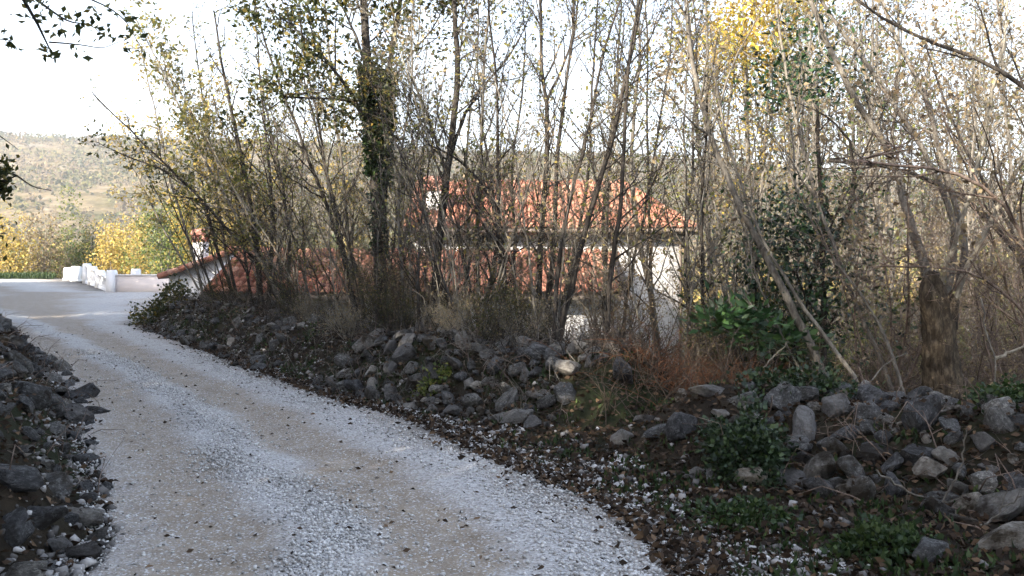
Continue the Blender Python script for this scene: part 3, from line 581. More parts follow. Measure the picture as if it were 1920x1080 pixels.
plant('evergreen_shrub', 'dark evergreen shrub poking in at the left edge above the stone wall', 'shrub', None, (-5.6, 8.2, .1), wd, lv, 'bark_dark', 'leaf_oak')

# ------------------------------------------------------------------ autumn trees beyond the forecourt
FAR = [(-70, 72, 6.2, 5.5, 'leaf_gold', 'golden tree at the left edge beyond the forecourt'), (20, 66, 4.9, 4.6, 'leaf_gold', 'golden bushy tree above the dark grass verge'), (75, 69, 5.2, 4.4, 'leaf_tan', 'tan half-bare tree beside the golden one at the verge'), (125, 72, 4.8, 3.6, 'leaf_greenish', 'green-yellow tree with pale thin stems behind the gate pillars'), (165, 74, 4.2, 3.0, 'leaf_oak', 'dark green low tree behind the balustrade'), (215, 66, 4.6, 3.7, 'leaf_gold', 'pale golden tree above the balustrade corner post'), (262, 70, 5.0, 4.0, 'leaf_gold', 'bright gold tree behind the low pale wall'), (310, 60, 5.6, 4.6, 'leaf_greenish', 'large green and ochre tree left of the white chimney'), (350, 64, 6.4, 4.0, 'leaf_yellow', 'orange-yellow tree just above the white chimney'), (430, 62, 6.0, 4.2, 'leaf_gold', 'golden tree behind the gabled wing of the house'), (-15, 80, 5.4, 4.4, 'leaf_tan', 'tan tree behind the golden bushy one at left edge')]
for i, (px, Y_, h, wd_, mt, lab) in enumerate(FAR):
    rng = np.random.RandomState(300 + i); x = (px - CX) * Y_ / F; z = float(height(x, Y_)); top = h
    st = [straight(rng, (top - z) * rng.uniform(.75, .95), rng.uniform(.05, .09), .1, .1) for _ in range(4)]
    w1, l1 = build_plant(st, rng, k=(7, 4, 2), L=(1.6, .8, .4), up=(.12, .05, 0), leaf=.17, per=(4, 5, 3), rmax=(.03, .016, .009), rmin=.006, spread=.12, t0=.2)
    H = top - z; l2 = crown_leaves(rng, (0, 0, H * .55), (wd_ * .5, wd_ * .5, H * .42), 2600, .19, 16)
    l1.add(np.concatenate(l2.V), np.concatenate(l2.Q))
    for g in (w1, l1): g.V = [np.concatenate(g.V) + np.array([x, Y_, z])]; g.Q = [np.concatenate(g.Q)]
    plant('autumn_tree', lab, 'tree', 'autumn trees beyond the forecourt', (x, Y_, z), w1, l1, 'bark_pale', mt)
# grass on the far verge
rng = np.random.RandomState(9); N = 26000; gx_ = rng.uniform(-48, -30, N); gy_ = rng.uniform(60.5, 65.5, N); g = Geo()
sel = gx_ < -31 + (gy_ - 60) * -.5; gx_, gy_ = gx_[sel], gy_[sel]
g.leaves(np.stack([gx_, gy_, np.maximum(height(gx_, gy_), -.1)], -1), np.stack([rng.normal(size=len(gx_)) * .3, rng.normal(size=len(gx_)) * .3, np.ones(len(gx_))], -1), .2 + .4 * rng.rand(len(gx_)) ** 2, .09, .05, rng)
link('verge_grass', g.mesh('verge_grass', 'leaf_weed'), kind='stuff', label='dark green grass verge at the far end of the forecourt', cat='grass')

# ------------------------------------------------------------------ thicket: trees drawn one by one
DEN = dict(k=(20, 7, 4), L=(1.5, .62, .26), leaf=.065, per=(0, 0, .6), rmax=(.016, .005, .0026))
def T(label, stems, Y, bark='bark_dark', leafm='leaf_olive', seed=0, name='thicket_tree', group='slender trees of the thicket before the house', cat='tree', **kw):
    rng = np.random.RandomState(500 + seed); o = dict(DEN); o.update(kw); S = []
    for q in stems:
        S.append(traced(q[0], Y, q[1], q[2], q[3] if len(q) > 3 else 0., q[4] if len(q) > 4 else True))
    wd, lv = build_plant(S, rng, **o); return plant(name, label, cat, group, S[0][0][0], wd, lv, bark, leafm)
# the ivy-clad tree
T('tall dark tree with forked trunk wrapped in ivy, tallest of thicket', [([(715, 600), (712, 480), (708, 400), (702, 300), (692, 200), (688, 100), (682, 0), (672, -180)], .115, .05), ([(712, 470), (718, 380), (722, 300), (724, 200), (729, 120), (745, 40), (770, -120)], .07, .03, .2, False), ([(690, 240), (655, 165), (610, 110), (560, 60), (500, 10)], .035, .008, -.6, False), ([(696, 150), (668, 70), (640, 10), (600, -60)], .03, .008, .4, False), ([(692, 190), (640, 170), (560, 165), (500, 180)], .022, .004, -.4, False), ([(724, 180), (760, 110), (810, 60), (850, -20)], .022, .006, .3, False)], 13.6, 'bark_dark', 'leaf_oak', 1, 'ivy_clad_tree', k=(12, 6, 3), leaf=.095, per=(2, 4, 3), spread=.09, t0=.4, L=(1.3, .6, .25))
tree = bpy.data.objects['ivy_clad_tree']; rng = np.random.RandomState(6); lv = Geo()
for (pts, dens) in (([(702, 330), (692, 200), (688, 120)], 2600), ([(718, 345), (722, 300), (724, 200), (728, 130)], 2600), ([(712, 480), (706, 350)], 500)):
    q = np.array([PW(x, y, 13.6) for x, y in pts]); q, _ = resample(q, np.ones(len(q)), 12); t = rng.rand(dens) * 10.99; i = t.astype(int); c = q[i] + (q[i + 1] - q[i]) * (t - i)[:, None]
    d = norm(rng.normal(size=(dens, 3)) * np.array([1, 1, .2])); lv.leaves(c + d * (.05 + .085 * rng.rand(dens, 1) ** 1.5), d + rng.normal(size=(dens, 3)) * .5 + np.array([0, 0, -.6]), .045 + .03 * rng.rand(dens), .85, .1, rng)
me = lv.mesh('ivy', 'leaf_ivy'); me.transform(__import__('mathutils').Matrix.Translation(-Vector(tree.location))); link('ivy', me, tree, label='dark glossy ivy wrapped round the forked trunk')
T('thick dark trunk forking high, right of the ivy-clad tree', [([(812, 600), (820, 480), (832, 380), (843, 290), (855, 200), (860, 100), (850, 0), (842, -140)], .075, .03), ([(840, 300), (870, 215), (905, 160), (960, 100), (1000, 20)], .03, .006, .5, False), ([(838, 330), (812, 250), (785, 170), (760, 130)], .028, .006, -.3, False)], 13.2, seed=2, leafm='leaf_oak', k=(14, 6, 4))
T('slim grey stem before the little upper window', [([(896, 560), (893, 422), (902, 300), (905, 150), (918, 0), (925, -120)], .036, .012)], 12.6, 'bark_grey', seed=3)
T('tall stem splitting into a narrow V against the sky, middle of thicket', [([(1008, 620), (1013, 448), (1022, 337), (1029, 227), (1026, 188), (1013, 146), (1014, 0), (1010, -120)], .05, .018), ([(1026, 188), (1045, 150), (1075, 80), (1084, 0), (1090, -100)], .024, .008, .2, False)], 12.8, seed=4)
T('dark stem arching left below the upper roof', [([(905, 600), (911, 560), (930, 480), (937, 422), (920, 370), (895, 330), (850, 290), (800, 270)], .034, .01, -.8)], 12.0, seed=5)
T('slim dark stem slanting right, straight against the upper roof', [([(1050, 600), (1063, 537), (1080, 460), (1093, 404), (1104, 322), (1108, 200), (1115, 100), (1125, -60)], .035, .012)], 12.4, seed=6)
T('stout leaning stem before the sunlit right end of house', [([(1236, 670), (1226, 590), (1215, 522), (1193, 430), (1181, 337), (1186, 240), (1200, 120), (1195, -40)], .058, .016)], 12.6, 'bark_grey', seed=7, leafm='leaf_tan')
T('upright stem beside the stout leaning one, before house wall', [([(1228, 660), (1222, 580), (1218, 485), (1218, 374), (1212, 250), (1216, 100), (1206, -60)], .034, .01)], 13.2, seed=8)
T('stem with kink at the corner of the upper roof', [([(1296, 660), (1290, 560), (1281, 478), (1285, 393), (1300, 350), (1296, 250), (1310, 120), (1300, 0)], .04, .01)], 12.8, seed=9, leafm='leaf_greenish')
T('dark upright trunk just right of the house', [([(1340, 660), (1335, 542), (1327, 406), (1312, 313), (1305, 200), (1296, 60), (1280, -60)], .06, .02)], 15.5, seed=10, leafm='leaf_olive')
T('long bare pole leaning left across the wood, right of house', [([(1575, 770), (1561, 742), (1518, 640), (1467, 538), (1420, 445), (1378, 372), (1345, 290), (1312, 190), (1290, 90), (1285, -30)], .05, .02, 1.2)], 8.5, 'bark_grey', seed=11, k=(9, 5, 3), t0=.55, leafm='leaf_tan')
T('thin pole leaning left, parallel beside the long bare one', [([(1625, 760), (1600, 700), (1540, 620), (1488, 555), (1440, 470), (1400, 380), (1360, 260), (1335, 120)], .026, .010, 1.0)], 8.3, 'bark_grey', seed=12, k=(8, 5, 3), t0=.55, leafm='leaf_tan')
T('thin slanting wand crossing before the evergreen holly', [([(1700, 740), (1650, 610), (1600, 530), (1545, 460), (1490, 350), (1450, 250)], .02, .007, .8)], 8.2, 'bark_grey', seed=13, k=(8, 4, 2), t0=.5, leafm='leaf_tan')
T('grey pole leaning left, rooted just left of the stump', [([(1690, 760), (1660, 690), (1610, 590), (1570, 480), (1520, 340), (1485, 200), (1460, 60), (1450, -40)], .03, .012, 1.0)], 8.7, 'bark_grey', seed=34, k=(10, 6, 3), t0=.5, leafm='leaf_tan')
T('thin forked pole leaning left over the laurel', [([(1530, 760), (1500, 690), (1460, 620), (1425, 540), (1400, 440), (1385, 340)], .018, .006, .6), ([(1460, 620), (1405, 570), (1350, 480)], .010, .004, .2, False)], 8.8, 'bark_grey', seed=35, k=(8, 5, 3), t0=.4, leafm='leaf_tan')
T('arching branch sweeping from the right edge over the stump', [([(2010, 700), (1960, 520), (1900, 400), (1830, 320), (1740, 280), (1650, 270), (1560, 300)], .028, .006, .2)], 7.9, 'bark_red', seed=36, k=(16, 7, 4), t0=.3, leafm='leaf_tan', group='trees of the wood on the right')
T('arching thorny branch crossing the lower right wood', [([(2000, 720), (1940, 610), (1880, 540), (1800, 500), (1700, 480), (1620, 500)], .02, .005, .1)], 8.1, 'bark_red', seed=37, k=(16, 6, 4), t0=.3, leafm='leaf_tan', group='trees of the wood on the right')
T('arching tree at the bend with leafy limb reaching over the hill', [([(446, 590), (440, 555), (411, 485), (395, 420), (372, 360), (342, 334), (300, 315), (260, 302), (215, 285), (178, 264)], .05, .006, -1.0), ([(400, 440), (385, 380), (372, 300), (350, 200), (340, 120)], .026, .006, .4, False)], 19.0, seed=14, leafm='leaf_oak', k=(16, 6, 3), leaf=.10, per=(1, 1, 1), L=(1.0, .5, .25), rmax=(.014, .006, .004), rmin=.002)
T('thin stem leaning far left past the white chimney', [([(405, 570), (393, 526), (372, 483), (341, 428), (322, 380), (305, 320), (295, 240)], .026, .006)], 18.4, seed=15, k=(14, 6, 3), leafm='leaf_olive', rmin=.002, leaf=.08)
T('leaning stem between chimney and the thick black stem clump', [([(452, 590), (441, 539), (428, 483), (415, 430), (405, 350), (390, 240), (370, 120), (360, 20)], .04, .01)], 18.0, seed=16, rmin=.002, leaf=.08)
T('thick black multi-stemmed tree before the gabled wing', [([(492, 620), (489, 566), (484, 474), (470, 380), (445, 260), (420, 140), (400, 20)], .075, .016), ([(500, 610), (506, 520), (512, 420), (505, 300), (490, 180), (480, 30)], .05, .012), ([(478, 600), (462, 500), (452, 420), (430, 330)], .035, .008)], 17.0, seed=17, rmin=.0018, leaf=.075, k=(14, 6, 4))
T('tall stem slanting left, left of the ivy-clad tree', [([(672, 640), (655, 520), (620, 400), (575, 290), (540, 200), (500, 90), (470, -20)], .045, .012)], 14.8, seed=18, leafm='leaf_oak', leaf=.07)
T('slender stem curving left over the low roof ridge', [([(690, 640), (676, 520), (640, 420), (610, 330), (600, 230), (570, 120), (560, -20)], .036, .01)], 14.2, seed=19)
T('upright stem hugging the left side of the ivy-clad tree', [([(660, 640), (658, 520), (650, 400), (640, 290), (622, 180), (615, 60), (600, -60)], .04, .012)], 15.2, seed=20, bark='bark_grey')
T('straight dark stem with green leaf tufts before the low roof', [([(548, 640), (540, 540), (545, 430), (525, 320), (500, 210), (480, 100)], .042, .01)], 16.2, seed=21, leafm='leaf_greenish')
T('fine stem rising beside the right edge of the ivy-clad tree', [([(762, 640), (755, 520), (745, 400), (752, 280), (775, 160), (770, 40), (785, -60)], .03, .009)], 13.0, seed=22, bark='bark_grey')
T('pale sunlit stem between thick trunk and upper window', [([(880, 640), (870, 520), (880, 430), (872, 300), (885, 180), (900, 60), (895, -60)], .028, .008)], 13.6, 'bark_pale', seed=23)
T('dark stem left of the V-shaped one, bending right', [([(975, 640), (962, 540), (968, 440), (955, 330), (975, 220), (985, 110), (980, -40)], .032, .009)], 13.4, seed=24)
T('grey stem rising before the middle of the upper roof', [([(1130, 660), (1140, 540), (1128, 430), (1140, 300), (1150, 190), (1165, 60), (1160, -60)], .036, .01)], 13.0, 'bark_grey', seed=25, leafm='leaf_greenish')
T('slim dark stem before the hipped end of upper roof', [([(1165, 660), (1172, 560), (1200, 440), (1222, 330), (1240, 200), (1262, 80), (1258, -40)], .03, .008)], 12.2, seed=26, leafm='leaf_olive')

# pollarded stump and its shoots
rng = np.random.RandomState(21); YS = 8.5; wd = Geo(); sq = [(1772, 775), (1770, 740), (1764, 690), (1760, 640), (1758, 600), (1752, 560), (1748, 530), (1746, 512)]
P = np.array([PW(x, y, YS) for x, y in sq]); P[0][2] = float(height(P[0][0], YS)) - .15; r = np.array([.26, .20, .165, .15, .142, .125, .09, .06])
P, r = resample(P, r, 60); V, Q = tube(P[None], r[None], 56); ctr = np.repeat(P, 56, 0); ang_ = np.tile(np.arange(56) * 2 * np.pi / 56, 60)
V = ctr + (V - ctr) * (1 + .09 * vn(V[:, 0] * 3 + V[:, 1] * 3, V[:, 2], 5, 1) + .10 * vn(V[:, 0] * 1.5, V[:, 1] + V[:, 2] * .35, 16, 2) + .10 * vn(V[:, 0], V[:, 2], 4.5, 4) - .075 * np.abs(np.sin(ang_ * 8 + 3 * vn(V[:, 2], ang_ * .3, 5, 3))) ** .5 + .035 * rng.normal(size=len(V)) + .18 * np.exp(-(V[:, 2] - V[:, 2].min()) / .18) * np.abs(np.sin(ang_ * 2.5)))[:, None]; wd.add(V, Q)
k0 = len(V) - 56; wd.add(np.r_[V[k0:], [P[-1] + np.array([0, 0, .04])]], [(i, (i + 1) % 56, 56, 56) for i in range(56)])
stump = link('pollarded_tree', None, None, P[0], 'pollarded stump with thick scarred trunk and pale shoots, behind right stone heap', 'tree')
def sub(g, name, mat, smooth=True, root=stump, **kw):
    me = g.mesh(name, mat, smooth); me.transform(__import__('mathutils').Matrix.Translation(-Vector(root.location))); return link(name, me, root, **kw)
sub(wd, 'trunk', 'bark_stump')
def stub(q, ra, rb_):
    P, r = resample(np.array([PW(x, y, Y_) for x, y, Y_ in q]), np.linspace(ra, rb_, len(q)), 11); r[-4:] *= np.array([.97, .88, .68, .36]); V, Q = tube(P[None], r[None], 14); c = np.repeat(P, 14, 0)
    V = c + (V - c) * (1 + .14 * vn(V[:, 0] * 4, V[:, 1] * 3 + V[:, 2], 9, 3) + .06 * rng.normal(size=len(V)))[:, None]; g = Geo(); g.add(V, Q); g.add(np.r_[V[-14:], [P[-1] + np.array([0, 0, .015])]], [(i, (i + 1) % 14, 14, 14) for i in range(14)]); return g
sub(stub([(1764, 650, 8.5), (1752, 600, 8.46), (1742, 560, 8.43), (1736, 535, 8.42), (1735, 520, 8.42)], .115, .075), 'stub', 'bark_stump', True, label='dark knobbly cut stub at the top of the stump'); sub(stub([(1764, 640, 8.5), (1774, 595, 8.5), (1784, 565, 8.5), (1790, 545, 8.5)], .12, .068), 'stub', 'bark_stump', True)
# shoots: thin and thick ones leaning up and left
SH = [([(1750, 575), (1744, 540), (1738, 505), (1725, 470), (1706, 420), (1690, 350), (1677, 296), (1625, 222), (1573, 137), (1545, 60), (1518, 0), (1490, -90)], .055, .02, .8, 'bark_grey'), ([(1768, 590), (1774, 550), (1792, 490), (1788, 400), (1740, 296), (1677, 193), (1603, 92), (1536, 0), (1490, -80)], .042, .014, .9, 'bark_grey'), ([(1776, 600), (1788, 555), (1806, 510), (1818, 470), (1795, 400), (1758, 267), (1740, 185), (1684, 85), (1651, 0), (1630, -80)], .045, .014, 1.2, 'bark_grey'), ([(1758, 570), (1764, 530), (1774, 495), (1786, 470), (1800, 420), (1830, 340), (1850, 230), (1880, 100), (1890, 0)], .03, .01, -.3, 'bark_pale'), ([(1776, 605), (1790, 555), (1815, 500), (1836, 460), (1880, 370), (1930, 280), (1990, 180)], .042, .01, -.2, 'bark_pale')]
leafy = []
for i, (q, ra, rb_, dy, bk) in enumerate(SH):
    S = traced(q, YS, ra, rb_, dy, False); w1, l1 = build_plant([S], rng, k=(9, 6, 4), L=(1.2, .6, .26), leaf=.045, per=(0, 1, 1), t0=.35, rmax=(.012, .0045, .0024)); sub(w1, 'shoot', bk); leafy.append(l1)
g = Geo()
for a in leafy: g.add(np.concatenate(a.V), np.concatenate(a.Q))
sub(g, 'crown', 'leaf_tan', False)
# dark limbs crossing from the right
T('dark crooked limb sweeping down from the top right corner', [([(2080, 420), (2000, 230), (1920, 144), (1870, 122), (1758, 85), (1684, 55), (1600, 0), (1560, -40)], .03, .009, .4)], 8.0, seed=31, k=(10, 6, 4), t0=.3, leafm='leaf_tan', group='trees of the wood on the right')
T('low dark limb reaching left toward the holly, right of picture', [([(1990, 640), (1900, 440), (1788, 355), (1721, 315), (1640, 296), (1566, 285), (1500, 300)], .05, .008, .5)], 11.0, seed=32, k=(12, 6, 3), t0=.3, leafm='leaf_tan', group='trees of the wood on the right')
T('dark thorny stem slanting up left from the right edge', [([(1960, 680), (1900, 420), (1840, 340), (1795, 250), (1760, 160), (1720, 40)], .03, .008, .5)], 10.0, seed=33, k=(14, 7, 4), leafm='leaf_tan', group='trees of the wood on the right')
# holly
rng = np.random.RandomState(22)
S = [traced([(1545, 700), (1543, 560), (1540, 400), (1536, 280), (1532, 190)], 9.7, .045, .015), traced([(1543, 480), (1600, 390), (1603, 281), (1573, 230), (1507, 196)], 9.7, .026, .006, -.6, False), traced([(1545, 560), (1500, 480), (1470, 420)], 9.7, .02, .006, -.5, False)]
w1, _ = build_plant(S, rng, k=(8, 4, 0), L=(.6, .3, 0), per=(0, 0, 0)); l1 = Geo()
for x, y, s_, k_ in ((1500, 600, .22, 420), (1440, 470, .16, 220), (1560, 620, .25, 420), (1500, 420, .2, 300), (1500, 150, .16, 260), (1540, 160, .16, 260), (1470, 170, .09, 80), (1490, 380, .16, 240), (1530, 410, .2, 300), (1470, 430, .14, 160), (1510, 470, .22, 300), (1560, 440, .14, 120), (1480, 520, .2, 260), (1540, 560, .22, 260), (1590, 500, .14, 100), (1510, 60, .14, 140), (1520, 105, .12, 90)):
    k_ = int(k_ * .8); s_ *= 1.4
    l1.leaves(PW(x, y, 9.6) + rng.normal(size=(k_, 3)) * s_ * np.array([1.25, 1.2, .9]) + rng.normal(size=(1, 3)) * .08, rng.normal(size=(k_, 3)), .06 + .035 * rng.rand(k_), .5, .14, rng)
plant('holly_tree', 'dark glossy evergreen holly with crooked black branches', 'tree', None, S[0][0][0], w1, l1, 'bark_dark', 'leaf_holly')
# laurel shrub with big shining leaves
S = [traced([(1400, 720), (1390, 660), (1360, 610), (1330, 590)], 9, .016, .004, -.2), traced([(1405, 720), (1410, 640), (1400, 590)], 9, .014, .004), traced([(1410, 720), (1440, 650), (1450, 610)], 9, .014, .004)]
w1, _ = build_plant(S, rng, k=(6, 3, 0), L=(.3, .15, 0), per=(0, 0, 0)); l1 = Geo()
for x, y, s_, k_ in ((1345, 585, .10, 55), (1380, 590, .11, 70), (1410, 620, .12, 80), (1360, 615, .1, 60), (1450, 625, .12, 70), (1330, 605, .07, 30), (1480, 640, .14, 70), (1420, 590, .08, 40)):
    d = rng.normal(size=(k_, 3)); l1.leaves(PW(x, y, 8.9) + d * s_ * np.array([1, 1, .7]), d * np.array([1, 1, .5]) + np.array([0, 0, .35]), .10 + .05 * rng.rand(k_), .42, .1, rng)
plant('laurel_shrub', 'laurel shrub with large shining green leaves, below the leaning poles', 'shrub', None, S[0][0][0], w1, l1, 'bark_dark', 'leaf_laurel')
# yellow maple and golden neighbours high on the right
for i, (px, py, Y_, rad, mt, lab, k_) in enumerate(((1400, 60, 21, (1.9, 1.8, 1.15), 'leaf_yellow', 'bright yellow maple crown at the top, above right end of house', 2300), (1330, 100, 24, (1.6, 1.6, 1.2), 'leaf_tan', 'tan crown left of the bright yellow maple', 900), (1480, 120, 23, (1.6, 1.5, 1.3), 'leaf_gold', 'golden crown below and right of the bright yellow maple', 1300), (1600, 160, 26, (2.6, 2, 2.4), 'leaf_tan', 'pale tan crown behind the leaning shoots', 1500), (1800, 220, 24, (3.2, 2, 3.2), 'leaf_tan', 'wide pale tan crown at the right edge behind the thorny stems', 2200))):
    rng = np.random.RandomState(600 + i); c = PW(px, py, Y_); zb = float(height(c[0], Y_)); st = [(np.array([(c[0] + .2, Y_, zb - .1), (c[0] + .1, Y_, zb + 2), (c[0], Y_, c[2] - 1), (c[0] - .1, Y_, c[2] + .8)]), np.array([.10, .08, .05, .015])), (np.array([(c[0] + .1, Y_, zb + 2), (c[0] + .6, Y_ + .2, c[2] - .6), (c[0] + .9, Y_, c[2] + .9)]), np.array([.05, .03, .01]))]
    w1, l1 = build_plant(st, rng, k=(14, 6, 3), L=(1.8, .8, .35), leaf=.09, per=(0, 2, 2), t0=.4, rmin=.003); l2 = crown_leaves(rng, c, rad, k_, .13, 14); l1.add(np.concatenate(l2.V), np.concatenate(l2.Q))
    plant('autumn_tree', lab, 'tree', 'autumn crowns over the wood on the right', st[0][0][0], w1, l1, 'bark_grey', mt)

# ------------------------------------------------------------------ thicket: the many thin saplings
ZONES = [(200, 400, 'at the bend of the lane'), (400, 470, 'before the gabled wing'), (470, 540, 'before the left end of the low roof'), (540, 600, 'in front of the low roof ridge'), (600, 660, 'left of the ivy-clad tree'), (660, 720, 'at the foot of the ivy-clad tree'), (720, 790, 'right of the ivy-clad tree'), (790, 850, 'round the thick forked trunk'), (850, 910, 'below the upper chimney'), (910, 970, 'before the upper window'), (970, 1030, 'round the V-shaped stem'), (1030, 1100, 'before the middle of the upper roof'), (1100, 1170, 'before the right half of upper roof'), (1170, 1240, 'before the hipped roof end'), (1240, 1310, 'before the sunlit house corner'), (1310, 1400, 'just right of the house'), (1400, 1500, 'round the laurel shrub'), (1500, 1600, 'round the holly'), (1600, 1700, 'left of the pollarded stump'), (1700, 1800, 'behind the pollarded stump'), (1800, 1900, 'right of the pollarded stump'), (1900, 2200, 'at the right edge')]
KW = dict(k=(17, 8, 4), L=(1.35, .6, .26), leaf=.06, per=(0, 0, .35), t0=.16, rmax=(.012, .0045, .0026), lean=.10, bend=.3)
sap_dark = protos(5, 700, 'bark_dark', 'leaf_olive', (5.2, 7.5), (.022, .045), **KW)
sap_grey = protos(5, 720, 'bark_grey', 'leaf_tan', (4.5, 7.0), (.016, .03), **KW)
sap_pale = protos(3, 725, 'bark_pale', 'leaf_tan', (3.5, 5.5), (.012, .022), **KW)
def behind_crest(n, dmin, dmax, seed, smin=0., smax=1.):
    rng = np.random.RandomState(seed); L = CREST_MID; d = np.r_[0, np.cumsum(np.hypot(*np.diff(L, axis=0).T))]; s = (smin + (smax - smin) * rng.rand(n) ** 1.55) * d[-1]
    x = np.interp(s, d, L[:, 0]); y = np.interp(s, d, L[:, 1]); off = rng.uniform(dmin, dmax, n)
    return x + off * .80 + rng.normal(size=n) * .1, y + off * .60 + rng.normal(size=n) * .1, s / d[-1]
def sapling_places(n, dmin, dmax, seed, smin=0., smax=1., tall=1.0):
    rng = np.random.RandomState(seed + 1); x, y, s = behind_crest(n, dmin, dmax, seed, smin, smax); out = []
    for a, b, t in zip(x, y, s):
        px = CX + a * F / b
        if 1075 < px < 1320 and rng.rand() < (.15 if px < 1150 else .65): continue
        lean = np.interp(px, [330, 450, 620, 800, 1300], [.34, .30, .20, .06, -.03]) + rng.normal() * .11
        out.append((a, b, float(height(a, b)) - .05, tall * (.45 + .65 * rng.rand() ** 1.3), rng.rand() * 6.28, rng.normal() * .14, -lean))
    return out
pl = sapling_places(68, .2, 3.2, 801); copies(sap_dark, pl, 'sapling', zone_labels(pl, ZONES, 'dark slender sapling'), 'sapling', 'saplings of the thicket before the house')
pl = sapling_places(46, .6, 4.2, 811); copies(sap_grey, pl, 'sapling', zone_labels(pl, ZONES, 'pale grey twiggy sapling'), 'sapling', 'saplings of the thicket before the house')
sap_leafy = protos(3, 730, 'bark_grey', 'leaf_gold', (4.6, 6.4), (.02, .032), k=(16, 7, 4), L=(1.1, .5, .24), leaf=.085, per=(0, 1, 1), t0=.35, rmax=(.012, .005, .003), rmin=.002) + protos(2, 735, 'bark_grey', 'leaf_olive', (4.6, 6.4), (.02, .032), k=(16, 7, 4), L=(1.1, .5, .24), leaf=.085, per=(0, 1, 2), t0=.35, rmax=(.012, .005, .003), rmin=.002)
pl = sapling_places(14, .4, 3.0, 816, .6, 1., 1.1); copies(sap_leafy, pl, 'sapling', zone_labels(pl, ZONES, 'leafy yellow-olive sapling'), 'sapling', 'saplings of the thicket before the house')
pl = sapling_places(15, .3, 2.6, 871, .05, .5); copies(sap_pale, pl, 'sapling', zone_labels(pl, ZONES, 'light-barked fine-twigged sapling'), 'sapling', 'saplings of the thicket before the house')
# low bushy coppice along the heap
cop = protos(5, 740, 'bark_dark', 'leaf_oak', (1.5, 2.6), (.012, .02), ns=7, lean=.16, k=(8, 5, 3), L=(.6, .32, .16), leaf=.045, per=(0, 1, 1), t0=.2, rmax=(.007, .004, .0025), sides=5)
pl = sapling_places(26, .0, 1.4, 821, .12, 1., .55); copies(cop, pl, 'coppice_bush', zone_labels(pl, ZONES, 'low dark many-stemmed bush'), 'bush', 'bushes along the stone heap')
cop2 = protos(2, 760, 'bark_pale', 'leaf_tan', (1.0, 1.8), (.008, .014), ns=9, lean=.32, bend=.4, k=(7, 5, 3), L=(.6, .34, .18), leaf=.04, per=(0, 0, 1), t0=.2, rmax=(.006, .0035, .0022), sides=5)
pl = sapling_places(9, .0, .7, 831, .05, .4, .56); copies(cop2, pl, 'bare_bush', zone_labels(pl, ZONES, 'pale leafless sprawling bush'), 'bush', 'pale bare bushes on the stone heap')
cop3 = protos(3, 765, 'bark_brown', 'leaf_tan', (1.8, 2.8), (.010, .018), ns=7, lean=.14, bend=.25, k=(9, 6, 3), L=(.6, .34, .18), leaf=.04, per=(0, 0, 1), t0=.12, rmax=(.006, .0035, .0022), sides=5)
pl = sapling_places(22, .8, 3.6, 836, .0, .6, 1.15); copies(cop3, pl, 'bare_bush', zone_labels(pl, ZONES, 'tall brown bare-twigged bush'), 'bush', 'bare bushes behind the stone heap')
# wood on the right and behind the house
def field(n, pxr, yr, seed, s=(.8, 1.2), lean=.05):
    rng = np.random.RandomState(seed); out = []
    for i in range(n):
        px = pxr[0] + (pxr[1] - pxr[0]) * (i + rng.rand()) / n; Y_ = rng.uniform(*yr); x = (px - CX) * Y_ / F
        out.append((x, Y_, float(height(x, Y_)) - .06, rng.uniform(*s), rng.rand() * 6.28, rng.normal() * lean, rng.normal() * lean))
    return out
tall_tan = protos(4, 770, 'bark_grey', 'leaf_tan', (8, 11), (.04, .07), k=(22, 8, 4), L=(1.7, .8, .35), leaf=.075, per=(0, 0, .6), t0=.12, rmax=(.02, .008, .004), rmin=.002)
tall_green = protos(3, 780, 'bark_grey', 'leaf_greenish', (7, 10), (.04, .07), k=(22, 8, 4), L=(1.7, .8, .35), leaf=.085, per=(0, .5, 1), t0=.12, rmax=(.02, .008, .004), rmin=.002)
pl = field(26, (1330, 2080), (13, 26), 841); copies(tall_tan, pl, 'woodland_tree', zone_labels(pl, ZONES, 'tall thin half-bare tree'), 'tree', 'thin trees of the wood on the right')
pl = field(16, (1300, 2050), (15, 28), 842); copies(tall_green, pl, 'woodland_tree', zone_labels(pl, ZONES, 'tall thin green-yellow tree'), 'tree', 'thin trees of the wood on the right')
pl = field(12, (520, 1330), (34, 46), 843, (.7, .95)); copies(tall_tan, pl, 'tree_behind_house', zone_labels(pl, ZONES, 'half-bare tree beyond the house,'), 'tree', 'trees behind the house')
pl = field(9, (500, 1330), (33, 44), 844, (.7, .95)); copies(tall_green, pl, 'tree_behind_house', zone_labels(pl, ZONES, 'green-leaved tree beyond the house,'), 'tree', 'trees behind the house')
thorn = protos(3, 790, 'bark_red', 'leaf_tan', (2.4, 4.2), (.014, .022), ns=6, lean=.25, bend=.45, k=(14, 7, 4), L=(1.0, .5, .24), leaf=.035, per=(0, 0, 1), t0=.12, rmax=(.008, .004, .0024), sides=5, ang=(1.0, 1.0, 1.0))
pl = field(15, (1640, 2060), (8.8, 13), 845, (.8, 1.3)); copies(thorn, pl, 'thorn_shrub', zone_labels(pl, ZONES, 'reddish tangled thorn shrub'), 'shrub', 'reddish thorn shrubs on the right')
pl = field(15, (1310, 1720), (9.5, 15), 846, (.6, 1.0)); copies(cop, pl, 'coppice_bush', zone_labels(pl, ZONES, 'low dark woodland bush'), 'bush', 'bushes in the wood on the right')
under = protos(4, 795, 'bark_grey', 'leaf_greenish', (1.6, 3.0), (.012, .02), ns=6, lean=.2, k=(9, 6, 3), L=(.8, .45, .22), leaf=.075, per=(1, 2, 2), t0=.1, rmax=(.008, .004, .0025), sides=5)
pl = field(28, (1330, 2060), (12.5, 24), 847, (.8, 1.3)); copies(under, pl, 'understorey_bush', zone_labels(pl, ZONES, 'leafy green-yellow bush deep'), 'bush', 'leafy bushes deep in the wood on the right')

